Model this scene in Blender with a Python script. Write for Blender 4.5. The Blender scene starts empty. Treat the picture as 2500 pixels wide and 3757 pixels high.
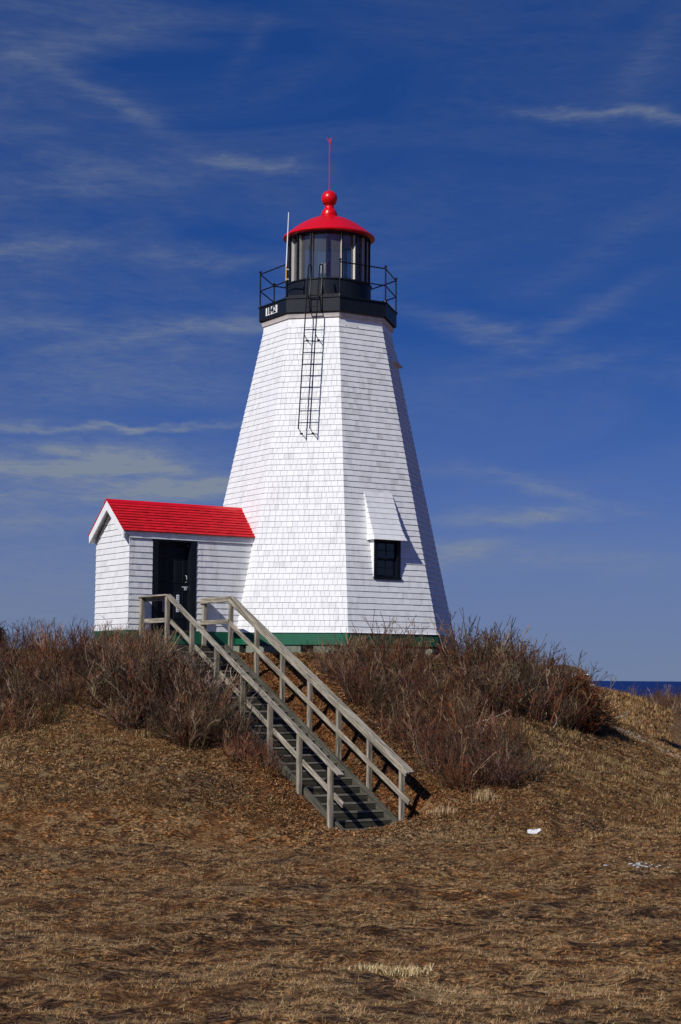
import bpy, math, random
import numpy as np
from mathutils import Vector, Matrix

random.seed(7)
RNG = np.random.default_rng(7)
R = math.radians
scene = bpy.context.scene
COL = scene.collection

# ------------------------------------------------------------------ camera
cam_d = bpy.data.cameras.new("camera")
cam = bpy.data.objects.new("camera", cam_d)
COL.objects.link(cam)
PITCH, YAW, ROLL = 0.0959933, 0.0081057, 0.0082337
CAM = Vector((0.0, -44.2205, -1.08785))
fw = Vector((math.sin(YAW)*math.cos(PITCH), math.cos(YAW)*math.cos(PITCH), math.sin(PITCH)))
rt0 = Vector((math.cos(YAW), -math.sin(YAW), 0)); up0 = rt0.cross(fw)
rt = rt0*math.cos(ROLL) + up0*math.sin(ROLL); up = -rt0*math.sin(ROLL) + up0*math.cos(ROLL)
M = Matrix((rt, up, -fw)).transposed().to_4x4(); M.translation = CAM
cam.matrix_world = M
cam_d.sensor_fit = 'VERTICAL'; cam_d.sensor_height = 36.0
cam_d.lens = 36.0*6338.27/3757.0
cam_d.clip_end = 60000; cam_d.clip_start = 0.1
scene.camera = cam

# ------------------------------------------------------------------ light and exposure
SUN_AZ, SUN_EL = R(-38), R(38)           # azimuth measured from -Y (towards the viewer), negative = viewer's left
S_DIR = Vector((math.sin(SUN_AZ)*math.cos(SUN_EL), -math.cos(SUN_AZ)*math.cos(SUN_EL), math.sin(SUN_EL)))
sun_d = bpy.data.lights.new("sun", 'SUN'); sun = bpy.data.objects.new("sun", sun_d); COL.objects.link(sun)
sun_d.energy = 4.3; sun_d.angle = R(0.53); sun_d.color = (1.0, 0.965, 0.91)
sun.rotation_euler = (-S_DIR).to_track_quat('-Z', 'Y').to_euler()
sun.location = S_DIR*60
vs = scene.view_settings
scene.display_settings.display_device = 'sRGB'
vs.view_transform = 'Standard'; vs.look = 'None'; vs.exposure = 0.0; vs.gamma = 1.0; vs.use_curve_mapping = False

world = bpy.data.worlds.new("World"); scene.world = world; world.use_nodes = True
nt = world.node_tree; nt.nodes.clear()

class NB:
    """tiny node builder"""
    def __init__(s, tree): s.t = tree
    def n(s, typ, **kw):
        nd = s.t.nodes.new(typ)
        for k, v in kw.items(): setattr(nd, k, v)
        return nd
    def link(s, a, b): s.t.links.new(a, b)
    def put(s, sock, v):
        if isinstance(v, (int, float)): sock.default_value = v
        elif isinstance(v, (tuple, list)):
            sock.default_value = tuple(v) + (1.0,)*(len(sock.default_value)-len(v)) if len(sock.default_value) > len(v) else tuple(v)
        else: s.link(v, sock)
    def math(s, op, a, b=None, c=None, clamp=False):
        nd = s.n('ShaderNodeMath', operation=op, use_clamp=clamp)
        s.put(nd.inputs[0], a)
        if b is not None: s.put(nd.inputs[1], b)
        if c is not None: s.put(nd.inputs[2], c)
        return nd.outputs[0]
    def mix(s, f, a, b, blend='MIX'):
        nd = s.n('ShaderNodeMix', data_type='RGBA', blend_type=blend)
        s.put(nd.inputs[0], f); s.put(nd.inputs[6], a); s.put(nd.inputs[7], b)
        return nd.outputs[2]
    def ramp(s, f, stops, interp='LINEAR'):
        nd = s.n('ShaderNodeValToRGB'); cr = nd.color_ramp; cr.interpolation = interp
        while len(cr.elements) < len(stops): cr.elements.new(0.5)
        for e, (p, c) in zip(cr.elements, stops):
            e.position = p; e.color = (c, c, c, 1) if isinstance(c, (int, float)) else tuple(c)+(1,)
        s.put(nd.inputs[0], f); return nd.outputs[0]
    def noise(s, vec, scale, detail=4, rough=0.55, dist=0.0):
        nd = s.n('ShaderNodeTexNoise'); nd.inputs['Scale'].default_value = scale
        nd.inputs['Detail'].default_value = detail; nd.inputs['Roughness'].default_value = rough
        nd.inputs['Distortion'].default_value = dist
        if vec is not None: s.link(vec, nd.inputs['Vector'])
        return nd.outputs[0]
    def mapping(s, vec, scale=(1, 1, 1), rot=(0, 0, 0), loc=(0, 0, 0)):
        nd = s.n('ShaderNodeMapping'); nd.inputs['Scale'].default_value = scale
        nd.inputs['Rotation'].default_value = rot; nd.inputs['Location'].default_value = loc
        s.link(vec, nd.inputs['Vector']); return nd.outputs[0]

b = NB(nt)
gen = b.n('ShaderNodeTexCoord').outputs['Generated']
sep = b.n('ShaderNodeSeparateXYZ'); b.link(gen, sep.inputs[0])
dx, dy, dz = sep.outputs
# the clear winter sky: the deep blue of high elevations reaches low down, so the elevation is stretched
z2 = b.math('ADD', b.math('MULTIPLY', dz, 2.3), 0.10)
comb = b.n('ShaderNodeCombineXYZ'); b.link(dx, comb.inputs[0]); b.link(dy, comb.inputs[1]); b.link(z2, comb.inputs[2])
nrm = b.n('ShaderNodeVectorMath', operation='NORMALIZE'); b.link(comb.outputs[0], nrm.inputs[0])
sky = b.n('ShaderNodeTexSky', sky_type='NISHITA'); sky.sun_disc = False
sky.sun_elevation = SUN_EL; sky.sun_rotation = math.atan2(S_DIR.x, S_DIR.y) % (2*math.pi)
sky.altitude = 300; sky.air_density = 1.0; sky.dust_density = 0.3; sky.ozone_density = 3.0
b.link(nrm.outputs[0], sky.inputs[0])
SKY_TINT = (0.135, 0.575, 1.34); SKY_GAMMA = 1.0
skyc = b.mix(1.0, sky.outputs[0], SKY_TINT, 'MULTIPLY')
# cirrus: long wisps, each an elongated patch in azimuth / elevation, broken up by stretched noise
az = b.math('ARCTAN2', dx, dy)
el = b.math('DIVIDE', dz, b.math('SQRT', b.math('ADD', b.math('MULTIPLY', dx, dx), b.math('MULTIPLY', dy, dy))))
c2 = b.n('ShaderNodeCombineXYZ'); b.link(az, c2.inputs[0]); b.link(el, c2.inputs[1])
warp = b.noise(b.mapping(c2.outputs[0], (9, 22, 1)), 1.0, 4, 0.6)
warp2 = b.noise(b.mapping(c2.outputs[0], (30, 60, 1), loc=(3, 7, 0)), 1.0, 4, 0.6)
wv = b.math('ADD', b.math('MULTIPLY', b.math('SUBTRACT', warp, 0.5), 0.026), b.math('MULTIPLY', b.math('SUBTRACT', warp2, 0.5), 0.014))
elw = b.math('ADD', el, wv)
K = 3975.0
WISPS = [  # x, y (reference frame), half length, half width, tilt deg, strength
 (250, 993, 330, 9, 0, .8), (430, 770, 300, 26, 9, .40), (120, 1072, 230, 36, 4, 1.1), (300, 1085, 160, 30, -3, .75), (60, 1180, 320, 60, 8, .5), (420, 1135, 150, 28, 0, .95), (250, 1330, 420, 110, 4, .22), (120, 900, 380, 60, 3, .16),
 (230, 220, 190, 24, -27, .26), (560, 350, 130, 20, -8, .34), (200, 420, 330, 42, 6, .22), (80, 580, 190, 20, 14, .32),
 (430, 590, 230, 26, -4, .2), (60, 770, 260, 30, 5, .18), (120, 90, 240, 36, 12, .16), (560, 90, 90, 24, 55, .08),
 (1420, 258, 250, 12, -6, .34), (1500, 130, 180, 40, 60, .10), (1090, 755, 220, 24, -14, .26), (1330, 730, 220, 26, 24, .17), (1250, 850, 220, 16, 12, .12),
 (1230, 1185, 220, 20, 4, .6), (1280, 1130, 200, 14, -14, .26), (1040, 1280, 110, 22, 10, .6), (1300, 1300, 360, 34, 2, .24),
 (1150, 1100, 260, 20, -4, .14), (700, 700, 300, 40, 20, .08), (1400, 560, 300, 40, 30, .07), (-500, 800, 500, 60, 8, .3), (2100, 900, 500, 60, -8, .3),
]
tot = None
for (x, y, ha, hb, tl, st) in WISPS:
    X, Y = (x-784)/K + YAW, (1566-y)/K
    c, s_ = math.cos(R(tl)), math.sin(R(tl))
    ax = b.math('SUBTRACT', az, X); ey = b.math('SUBTRACT', elw, Y)
    p = b.math('ADD', b.math('MULTIPLY', ax, c/(ha/K)), b.math('MULTIPLY', ey, s_/(ha/K)))
    q = b.math('ADD', b.math('MULTIPLY', ax, -s_/(hb/K)), b.math('MULTIPLY', ey, c/(hb/K)))
    r2 = b.math('ADD', b.math('MULTIPLY', p, p), b.math('MULTIPLY', q, q))
    m = b.math('MULTIPLY', b.math('EXPONENT', b.math('MULTIPLY', r2, -1.0)), st)
    tot = m if tot is None else b.math('ADD', tot, m)
fib = b.noise(b.mapping(c2.outputs[0], (14, 75, 1), rot=(0, 0, R(6))), 1.0, 6, 0.62, 0.6)
fib = b.ramp(fib, [(0.28, 0.20), (0.70, 1.55)])
fin = b.noise(b.mapping(c2.outputs[0], (60, 260, 1), rot=(0, 0, R(4)), loc=(2, 5, 0)), 1.0, 6, 0.7, 0.8)
fib = b.math('MULTIPLY', fib, b.ramp(fin, [(0.30, 0.60), (0.68, 1.40)]))
veil = b.noise(b.mapping(c2.outputs[0], (4.5, 17, 1), rot=(0, 0, R(-5)), loc=(1.3, 0.2, 0)), 1.0, 6, 0.6, 0.8)
veil = b.math('MULTIPLY', b.ramp(veil, [(0.36, 0.0), (0.74, 1.0)]), b.math('ADD', 0.14, b.math('MULTIPLY', b.ramp(b.math('ADD', az, 0.5), [(0.30, 1.0), (0.52, 0.0)]), 0.22)))
cl = b.math('ADD', b.math('MULTIPLY', tot, fib), b.math('MULTIPLY', veil, b.ramp(fin, [(0.30, 0.65), (0.68, 1.35)])), clamp=True)
low = b.ramp(el, [(0.0, 1.0), (0.05, 0.8), (0.10, 0.40), (0.20, 0.0)], 'B_SPLINE')          # thin haze bank above the sea

CLOUD = (3.1, 3.6, 4.2)
skyc = b.mix(b.math('MULTIPLY', low, 0.88), skyc, (2.35, 2.7, 3.6))
skyc = b.mix(b.math('MULTIPLY', cl, 0.80), skyc, CLOUD)
bg = b.n('ShaderNodeBackground'); b.link(skyc, bg.inputs[0]); bg.inputs[1].default_value = 0.075
wo = b.n('ShaderNodeOutputWorld'); b.link(bg.outputs[0], wo.inputs[0])

# ------------------------------------------------------------------ terrain heights (metres; z = 0 is the foot of the shingles)
A_ = 0.5511708
NV = np.array([math.sin(A_), -math.cos(A_)]); UV = np.array([-math.cos(A_), -math.sin(A_)])
def W(U, V, z): return Vector((UV[0]*U+NV[0]*V, UV[1]*U+NV[1]*V, z))
_tab = RNG.random(65536)
def vnoise(x, y, seed=0):
    xi = np.floor(x).astype(np.int64); yi = np.floor(y).astype(np.int64)
    fx = x-xi; fy = y-yi; fx = fx*fx*(3-2*fx); fy = fy*fy*(3-2*fy)
    def h(i, j): return _tab[((i*7349 + j*19391 + seed*3571) ^ (i*31 + j*101)) & 65535]
    return (h(xi, yi)*(1-fx)+h(xi+1, yi)*fx)*(1-fy) + (h(xi, yi+1)*(1-fx)+h(xi+1, yi+1)*fx)*fy
def fbm(x, y, o=4, seed=0, g=0.5):
    s = 0; a = 1; t = 0
    for i in range(o):
        s = s + a*vnoise(x, y, seed+i); t += a; a *= g; x = x*2.03+11.3; y = y*2.03+5.7
    return s/t
def segd(x, y, ax, ay, bx, by):
    dx, dy = bx-ax, by-ay
    t = np.clip(((x-ax)*dx+(y-ay)*dy)/(dx*dx+dy*dy), 0, 1)
    return np.hypot(x-ax-t*dx, y-ay-t*dy)
def smin(a, b, k):
    h = np.clip(0.5+0.5*(b-a)/k, 0, 1)
    return b*(1-h)+a*h-k*h*(1-h)
def smax(a, b, k): return -smin(-a, -b, k)
STR_O = np.array([-3.590-UV[0]*0.82, -4.965-UV[1]*0.82])     # centre line of the stairs, at the landing's outer edge
def terrain(x, y, detail=True):
    x = np.asarray(x, float); y = np.asarray(y, float)
    s = smin(np.hypot(x, y)-3.85, segd(x, y, -2.0, -2.0, -4.7, -3.5)-2.0, 0.9)
    s = smin(s, segd(x, y, -4.6, -2.6, -15, -0.3)-2.5, 1.2)
    s = s + (fbm(x*0.35, y*0.35, 3, 40)-0.5)*0.5
    soft = 0.5*(s+np.sqrt(s*s+0.25))
    mound = -0.5-0.47*soft
    base = -4.1 + 0.045*np.maximum(0, -13-y) + 0.012*(np.abs(x)*(y > -20))
    w = np.clip((y-2)/16, 0, 1); w = w*w*(3-2*w)
    far = -3.3-0.002*np.maximum(0, y-20)
    base = base*(1-w)+far*w
    z = smax(mound, base, 0.55)
    # a dune behind on the right and a low one on the left
    z = z + 1.9*np.exp(-(((x-10.4)/np.where(x > 10.4, 4.0, 7.0))**2+((y-26)/8.0)**2))
    z = z + 0.9*np.exp(-(((x+14)/9.0)**2+((y-22)/9.0)**2))
    # spur running out to the right
    z = smax(z, -1.25-0.40*np.maximum(0, x-4.2)-0.10*np.abs(y+2.5)**1.5, 0.3)
    # coastal bluff
    z = z - 14*np.clip((y-262)/30, 0, 1)
    if detail:
        z = z + (fbm(x*0.9, y*0.9, 3, 3)-0.5)*0.16 + (fbm(x*2.6, y*3.0, 3, 9, 0.6)-0.5)*0.21*np.clip((60-np.hypot(x, y))/40, 0, 1)
    # the ground is cut flat under the stairs and the tower
    px, py = x-STR_O[0], y-STR_O[1]
    t = px*NV[0]+py*NV[1]; q = np.abs(px*UV[0]+py*UV[1])
    sh = np.clip((q-0.60)/0.12, 0, 1); line = -0.66+0.20*sh-0.4885*np.clip(t, 0, 7.35)
    k = np.clip((1.55-q)/0.6, 0, 1)*np.clip((t+0.3)/0.6, 0, 1)*np.clip((8.1-t)/0.7, 0, 1); k = k*k*(3-2*k)
    z = z*(1-k)+(line+(0.02+0.10*sh)*(fbm(x*3, y*3, 2, 5)-0.5))*k
    d = np.hypot(x, y); k = np.clip((4.3-d)/0.7, 0, 1)
    z = z*(1-k)+(-0.50)*k
    return z

# ------------------------------------------------------------------ materials
def mat(name, build, **kw):
    m = bpy.data.materials.new(name); m.use_nodes = True
    t = m.node_tree; t.nodes.clear(); nb = NB(t)
    out = nb.n('ShaderNodeOutputMaterial')
    p = nb.n('ShaderNodeBsdfPrincipled'); nb.link(p.outputs[0], out.inputs[0])
    build(nb, p, out); return m
def bump(nb, p, h, strength=0.3, dist=0.01):
    bm_ = nb.n('ShaderNodeBump'); bm_.inputs['Strength'].default_value = strength; bm_.inputs['Distance'].default_value = dist
    nb.link(h, bm_.inputs['Height']); nb.link(bm_.outputs[0], p.inputs['Normal'])
def P_(p, name, v, nb=None):
    if isinstance(v, (int, float)): p.inputs[name].default_value = v
    elif isinstance(v, tuple): p.inputs[name].default_value = v+(1,) if len(v) == 3 else v
    else: nb.link(v, p.inputs[name])
def world_pos(nb): return nb.n('ShaderNodeNewGeometry').outputs['Position']

def shingle_mat(name, base, dark, stain, rough):
    def f(nb, p, o):
        pos = world_pos(nb)
        at = nb.n('ShaderNodeAttribute', attribute_name='tone').outputs['Fac']
        grain = nb.noise(nb.mapping(pos, (60, 60, 4)), 1.0, 4, 0.6)
        streak = nb.noise(nb.mapping(pos, (7, 7, 0.9)), 1.0, 5, 0.65)
        patch = nb.noise(pos, 0.55, 3, 0.5)
        wear = nb.math('MULTIPLY', nb.ramp(streak, [(0.50, 0), (0.72, 1)]), nb.ramp(patch, [(0.42, 0.15), (0.65, 1)]))
        c = nb.mix(nb.math('MULTIPLY', wear, stain), base, dark)
        c = nb.mix(nb.math('MULTIPLY', nb.ramp(grain, [(0.45, 0), (0.75, 1)]), 0.10), c, dark)
        tone = nb.n('ShaderNodeCombineColor')
        for i in range(3): nb.link(at, tone.inputs[i])
        c = nb.mix(1.0, c, tone.outputs[0], 'MULTIPLY')
        P_(p, 'Base Color', c, nb); P_(p, 'Roughness', rough); p.inputs['Specular IOR Level'].default_value = 0.3
        bump(nb, p, grain, 0.35, 0.004)
    return mat(name, f)
M_SHINGLE = shingle_mat("white_painted_shingle", (0.76, 0.765, 0.765), (0.32, 0.30, 0.28), 0.42, 0.6)
M_ROOFSH = shingle_mat("red_painted_shingle", (0.60, 0.008, 0.016), (0.25, 0.01, 0.01), 0.35, 0.6)
def paint(name, col, rough=0.45, dirt=0.15, dcol=None, sc=6.0, spec=0.5, bumpy=0.1):
    dcol = dcol or tuple(c*0.45 for c in col)
    def f(nb, p, o):
        pos = world_pos(nb)
        n1 = nb.noise(nb.mapping(pos, (sc, sc, sc*0.35)), 1.0, 5, 0.65)
        c = nb.mix(nb.math('MULTIPLY', nb.ramp(n1, [(0.45, 0), (0.72, 1)]), dirt), col, dcol)
        P_(p, 'Base Color', c, nb)
        r = nb.math('ADD', nb.math('MULTIPLY', n1, 0.25), rough-0.12); P_(p, 'Roughness', r, nb)
        p.inputs['Specular IOR Level'].default_value = spec
        bump(nb, p, nb.noise(pos, 40, 3), bumpy, 0.003)
    return mat(name, f)
M_WHITE = paint("white_trim_paint", (0.82, 0.83, 0.83), 0.5, 0.35, (0.45, 0.44, 0.42))
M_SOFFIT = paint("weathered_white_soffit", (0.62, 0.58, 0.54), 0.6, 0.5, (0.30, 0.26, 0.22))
M_BLACK = paint("black_gallery_paint", (0.008, 0.011, 0.018), 0.45, 0.3, (0.02, 0.02, 0.024), spec=0.22)
M_IRON = paint("black_iron", (0.006, 0.007, 0.009), 0.4, 0.4, (0.03, 0.022, 0.018), 20, 0.25)
M_NAVY = paint("black_blue_joinery", (0.005, 0.007, 0.012), 0.45, 0.5, (0.010, 0.012, 0.018), spec=0.25)
M_RED = paint("red_gloss_roof", (0.60, 0.0015, 0.006), 0.30, 0.25, (0.36, 0.002, 0.006), 3, 0.4)
M_GREEN = paint("dark_green_band", (0.004, 0.105, 0.052), 0.5, 0.5, (0.004, 0.05, 0.03), 4)
M_STEEL = paint("galvanised_steel", (0.45, 0.47, 0.5), 0.35, 0.3)
M_FIBRE = paint("white_fibreglass", (0.80, 0.82, 0.85), 0.3, 0.05)
M_YELLOW = paint("yellow_sleeve", (0.62, 0.33, 0.03), 0.4, 0.3)
M_STONE = paint("lichen_stone", (0.20, 0.22, 0.17), 0.85, 0.8, (0.07, 0.08, 0.06), 9, 0.2, 0.6)
M_SHADOWGAP = paint("dark_gap_shade", (0.02, 0.018, 0.015), 0.8, 0.3)  # near-black colour standing in for shade inside gaps
def wood(name, c1, c2, c3, scale=1.0):
    def f(nb, p, o):
        tc = nb.n('ShaderNodeTexCoord').outputs['Object']
        inf = nb.n('ShaderNodeObjectInfo').outputs['Random']
        off = nb.n('ShaderNodeCombineXYZ'); nb.link(nb.math('MULTIPLY', inf, 37.0), off.inputs[0])
        v = nb.n('ShaderNodeVectorMath', operation='ADD'); nb.link(tc, v.inputs[0]); nb.link(off.outputs[0], v.inputs[1])
        g = nb.noise(nb.mapping(v.outputs[0], (1.3*scale, 34*scale, 34*scale)), 1.0, 6, 0.7, 0.3)
        bl = nb.noise(nb.mapping(v.outputs[0], (3, 6, 6)), 1.0, 4, 0.6)
        c = nb.mix(nb.ramp(g, [(0.36, 0), (0.60, 1)]), c1, c2)
        c = nb.mix(nb.ramp(bl, [(0.50, 0), (0.68, 0.75)]), c, c3)
        P_(p, 'Base Color', c, nb); P_(p, 'Roughness', 0.85); p.inputs['Specular IOR Level'].default_value = 0.2
        bump(nb, p, g, 0.6, 0.006)
    return mat(name, f)
M_WOOD = wood("weathered_grey_timber", (0.055, 0.043, 0.032), (0.42, 0.37, 0.29), (0.16, 0.15, 0.10))
M_WOODG = wood("lichened_timber", (0.022, 0.022, 0.016), (0.12, 0.11, 0.085), (0.05, 0.055, 0.038))
M_TREAD = wood("dark_damp_timber", (0.022, 0.020, 0.015), (0.070, 0.062, 0.045), (0.038, 0.042, 0.026))
M_PALEWOOD = wood("pale_skirt_timber", (0.22, 0.20, 0.16), (0.42, 0.40, 0.34), (0.16, 0.13, 0.09))
M_WORN = wood("worn_tread_edge", (0.12, 0.105, 0.08), (0.26, 0.23, 0.18), (0.09, 0.09, 0.06))

def glass_mat(name, tint, alpha_gloss=0.12, refl=0.9):
    m = bpy.data.materials.new(name); m.use_nodes = True; t = m.node_tree; t.nodes.clear(); nb = NB(t)
    o = nb.n('ShaderNodeOutputMaterial')
    tr = nb.n('ShaderNodeBsdfTransparent'); nb.put(tr.inputs[0], tint)
    df = nb.n('ShaderNodeBsdfDiffuse'); nb.put(df.inputs[0], (0.50, 0.54, 0.52)); m0 = nb.n('ShaderNodeMixShader'); m0.inputs[0].default_value = 0.10 if 'lantern' in name else 0.0
    nb.link(tr.outputs[0], m0.inputs[1]); nb.link(df.outputs[0], m0.inputs[2])
    gl = nb.n('ShaderNodeBsdfGlossy'); gl.inputs['Roughness'].default_value = 0.06; nb.put(gl.inputs[0], (refl, refl, refl))
    fr = nb.n('ShaderNodeFresnel'); fr.inputs[0].default_value = 1.5
    mx = nb.n('ShaderNodeMixShader'); nb.link(nb.math('ADD', fr.outputs[0], alpha_gloss), mx.inputs[0])
    nb.link(m0.outputs[0], mx.inputs[1]); nb.link(gl.outputs[0], mx.inputs[2]); nb.link(mx.outputs[0], o.inputs[0])
    return m
M_PANE = glass_mat("smoked_lantern_glass", (0.62, 0.62, 0.58), 0.07)
M_PANER = glass_mat("rose_lantern_glass", (0.60, 0.16, 0.20), 0.05)
M_WPANE = glass_mat("window_glass", (0.25, 0.27, 0.3), 0.02)
M_DARKIN = paint("dark_interior", (0.012, 0.012, 0.014), 0.8, 0.2)

def ground_f(nb, p, o):
    pos = world_pos(nb)
    fl = nb.n('ShaderNodeAttribute', attribute_name='zone').outputs['Color']
    n1 = nb.noise(nb.mapping(pos, (8, 13, 8)), 1.0, 6, 0.72)
    n2 = nb.noise(nb.mapping(pos, (15, 26, 15)), 1.0, 5, 0.7)
    n3 = nb.noise(pos, 0.7, 4, 0.6)
    n4 = nb.noise(pos, 90, 3, 0.7)
    lum = nb.ramp(n2, [(0.42, 0.16), (0.50, 0.85), (0.56, 1.9), (0.63, 3.4)])
    c = nb.mix(1.0, fl, lum, 'MULTIPLY')
    c = nb.mix(nb.ramp(n1, [(0.54, 0), (0.60, 0.85)]), c, (0.024, 0.015, 0.011))
    n5 = nb.noise(nb.mapping(pos, (3.2, 5.5, 3.2), loc=(4, 2, 0)), 1.0, 6, 0.7)
    c = nb.mix(nb.ramp(n5, [(0.54, 0), (0.62, 0.6)]), c, (0.40, 0.27, 0.13))
    c = nb.mix(nb.ramp(n3, [(0.46, 0), (0.66, 0.40)]), c, (0.20, 0.085, 0.026))
    c = nb.mix(nb.ramp(n4, [(0.62, 0), (0.75, 0.6)]), c, (0.26, 0.19, 0.11))
    P_(p, 'Base Color', c, nb); P_(p, 'Roughness', 0.95); p.inputs['Specular IOR Level'].default_value = 0.1
    hh = nb.math('ADD', nb.math('MULTIPLY', n1, 1.6), n2)
    bump(nb, p, hh, 1.0, 0.07)
M_GROUND = mat("dead_turf_ground", ground_f)
def vcol(name, rough=0.9, jitter=0.35, spec=0.15, objcol=False):
    def f(nb, p, o):
        c = nb.n('ShaderNodeAttribute', attribute_name='col').outputs['Color']
        inf = nb.n('ShaderNodeObjectInfo').outputs['Random']
        k = nb.math('ADD', nb.math('MULTIPLY', inf, jitter), 1-jitter/2)
        cc = nb.n('ShaderNodeCombineColor')
        nb.link(k, cc.inputs[0]); nb.link(nb.math('ADD', nb.math('MULTIPLY', nb.math('FRACT', nb.math('MULTIPLY', inf, 17.3)), jitter*0.6), 1-jitter*0.4), cc.inputs[1]); nb.link(k, cc.inputs[2])
        cx = nb.mix(1.0, c, cc.outputs[0], 'MULTIPLY')
        if objcol: cx = nb.mix(1.0, cx, nb.n('ShaderNodeObjectInfo').outputs['Color'], 'MULTIPLY')
        P_(p, 'Base Color', cx, nb); P_(p, 'Roughness', rough)
        p.inputs['Specular IOR Level'].default_value = spec
    return mat(name, f)
M_BLADE = vcol("dry_grass_blades", jitter=0.0)
M_TWIG = vcol("bare_rose_stems", 0.7, 0.28, 0.2, True)
M_NEEDLE = vcol("juniper_sprays", 0.8, 0.3, 0.2)
def sea_f(nb, p, o):
    pos = world_pos(nb)
    n1 = nb.noise(nb.mapping(pos, (0.02, 0.10, 0.05)), 1.0, 5, 0.65)
    c = nb.mix(nb.ramp(n1, [(0.4, 0), (0.6, 1)]), (0.0025, 0.014, 0.085), (0.004, 0.024, 0.13))
    P_(p, 'Base Color', c, nb); P_(p, 'Roughness', 0.55); p.inputs['Specular IOR Level'].default_value = 0.12
    bump(nb, p, n1, 0.5, 1.0)
M_SEA = mat("deep_blue_sea", sea_f)
M_SNOW = paint("old_snow", (0.55, 0.58, 0.60), 0.6, 0.7, (0.22, 0.22, 0.22), 30)
M_PAPER = paint("white_scrap", (0.62, 0.62, 0.62), 0.6, 0.1)
M_SAND = paint("dry_sand", (0.40, 0.29, 0.15), 0.95, 0.7, (0.20, 0.13, 0.06), 8, 0.1, 0.8)
M_GRAVEL = paint("pale_shell_gravel", (0.42, 0.38, 0.32), 0.9, 0.6, (0.18, 0.14, 0.10), 20)
def water_f(nb, p, o):
    P_(p, 'Base Color', (0.02, 0.025, 0.03)); P_(p, 'Roughness', 0.08)
M_PUDDLE = mat("puddle_water", water_f)
M_BROWNROOF = paint("brown_cottage_shingle", (0.085, 0.040, 0.022), 0.85, 0.5, (0.04, 0.02, 0.012), 2)

# ------------------------------------------------------------------ mesh helpers
class MB:
    def __init__(s): s.v = []; s.f = []; s.tone = []
    def add(s, vs, fs, tone=None):
        o = len(s.v); s.v += [tuple(v) for v in vs]; s.f += [tuple(i+o for i in f) for f in fs]
        if tone is not None: s.tone += [tone]*len(vs)
        return s
    def box(s, c, ax, h, tone=None):
        """c centre, ax three unit vectors, h half sizes"""
        c = Vector(c); a = [Vector(q)*k for q, k in zip(ax, h)]
        vs = [c+a[0]*i+a[1]*j+a[2]*k for i in (-1, 1) for j in (-1, 1) for k in (-1, 1)]
        return s.add(vs, [(0, 1, 3, 2), (4, 6, 7, 5), (0, 4, 5, 1), (2, 3, 7, 6), (0, 2, 6, 4), (1, 5, 7, 3)], tone)
    def beam(s, p0, p1, w, h, up=(0, 0, 1)):
        p0, p1 = Vector(p0), Vector(p1); d = (p1-p0); L = d.length; d.normalize()
        side = d.cross(Vector(up)); side.normalize(); u = side.cross(d)
        return s.box((p0+p1)/2, (d, side, u), (L/2, w/2, h/2))
    def tube(s, pts, r, n=8, cap=True):
        pts = [Vector(p) for p in pts]; o = len(s.v); rr = r if isinstance(r, (list, tuple)) else [r]*len(pts)
        for i, p in enumerate(pts):
            d = (pts[min(i+1, len(pts)-1)]-pts[max(i-1, 0)]).normalized()
            a = d.orthogonal().normalized() if abs(d.z) > 0.99 else d.cross(Vector((0, 0, 1))).normalized(); c = d.cross(a)
            for k in range(n):
                t = 2*math.pi*k/n; s.v.append(tuple(p+(a*math.cos(t)+c*math.sin(t))*rr[i]))
        for i in range(len(pts)-1):
            for k in range(n):
                k2 = (k+1) % n; s.f.append((o+i*n+k, o+i*n+k2, o+(i+1)*n+k2, o+(i+1)*n+k))
        if cap: s.f += [tuple(o+k for k in range(n))[::-1], tuple(o+(len(pts)-1)*n+k for k in range(n))]
        return s
    def lathe(s, prof, n=48, c=(0, 0), phase=0.0):
        o = len(s.v)
        for r, z in prof:
            for k in range(n):
                t = 2*math.pi*k/n+phase; s.v.append((c[0]+math.sin(t)*r, c[1]-math.cos(t)*r, z))
        for i in range(len(prof)-1):
            for k in range(n):
                k2 = (k+1) % n; s.f.append((o+i*n+k, o+i*n+k2, o+(i+1)*n+k2, o+(i+1)*n+k))
        return s
    def prism(s, poly, off, tone=None):
        """poly: list of 3-D points (planar), extruded by vector off"""
        n = len(poly); off = Vector(off); vs = [Vector(p) for p in poly]+[Vector(p)+off for p in poly]
        fs = [tuple(range(n)), tuple(range(2*n-1, n-1, -1))]+[(i, n+i, n+(i+1) % n, (i+1) % n) for i in range(n)]
        return s.add(vs, fs, tone)
    def sphere(s, c, r, nu=10, nv=7, sq=(1, 1, 1)):
        o = len(s.v)
        for j in range(nv+1):
            ph = math.pi*j/nv
            for i in range(nu):
                th = 2*math.pi*i/nu
                s.v.append((c[0]+r*sq[0]*math.sin(ph)*math.cos(th), c[1]+r*sq[1]*math.sin(ph)*math.sin(th), c[2]+r*sq[2]*math.cos(ph)))
        for j in range(nv):
            for i in range(nu):
                i2 = (i+1) % nu; s.f.append((o+j*nu+i, o+(j+1)*nu+i, o+(j+1)*nu+i2, o+j*nu+i2))
        return s
    def mesh(s, name, m, smooth=False):
        me = bpy.data.meshes.new(name); me.from_pydata(s.v, [], s.f); me.materials.append(m)
        if s.tone:
            a = me.attributes.new('tone', 'FLOAT', 'POINT'); a.data.foreach_set('value', np.array(s.tone, np.float32))
        if smooth:
            me.polygons.foreach_set('use_smooth', [True]*len(me.polygons))
        me.validate(); me.update(); return me
    def build(s, name, m, parent=None, smooth=False, origin=None, frame=None):
        me = s.mesh(name, m, smooth)
        ob = bpy.data.objects.new(name, me); COL.objects.link(ob)
        if smooth: sharp(ob)
        if parent: ob.parent = parent
        return ob
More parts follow.
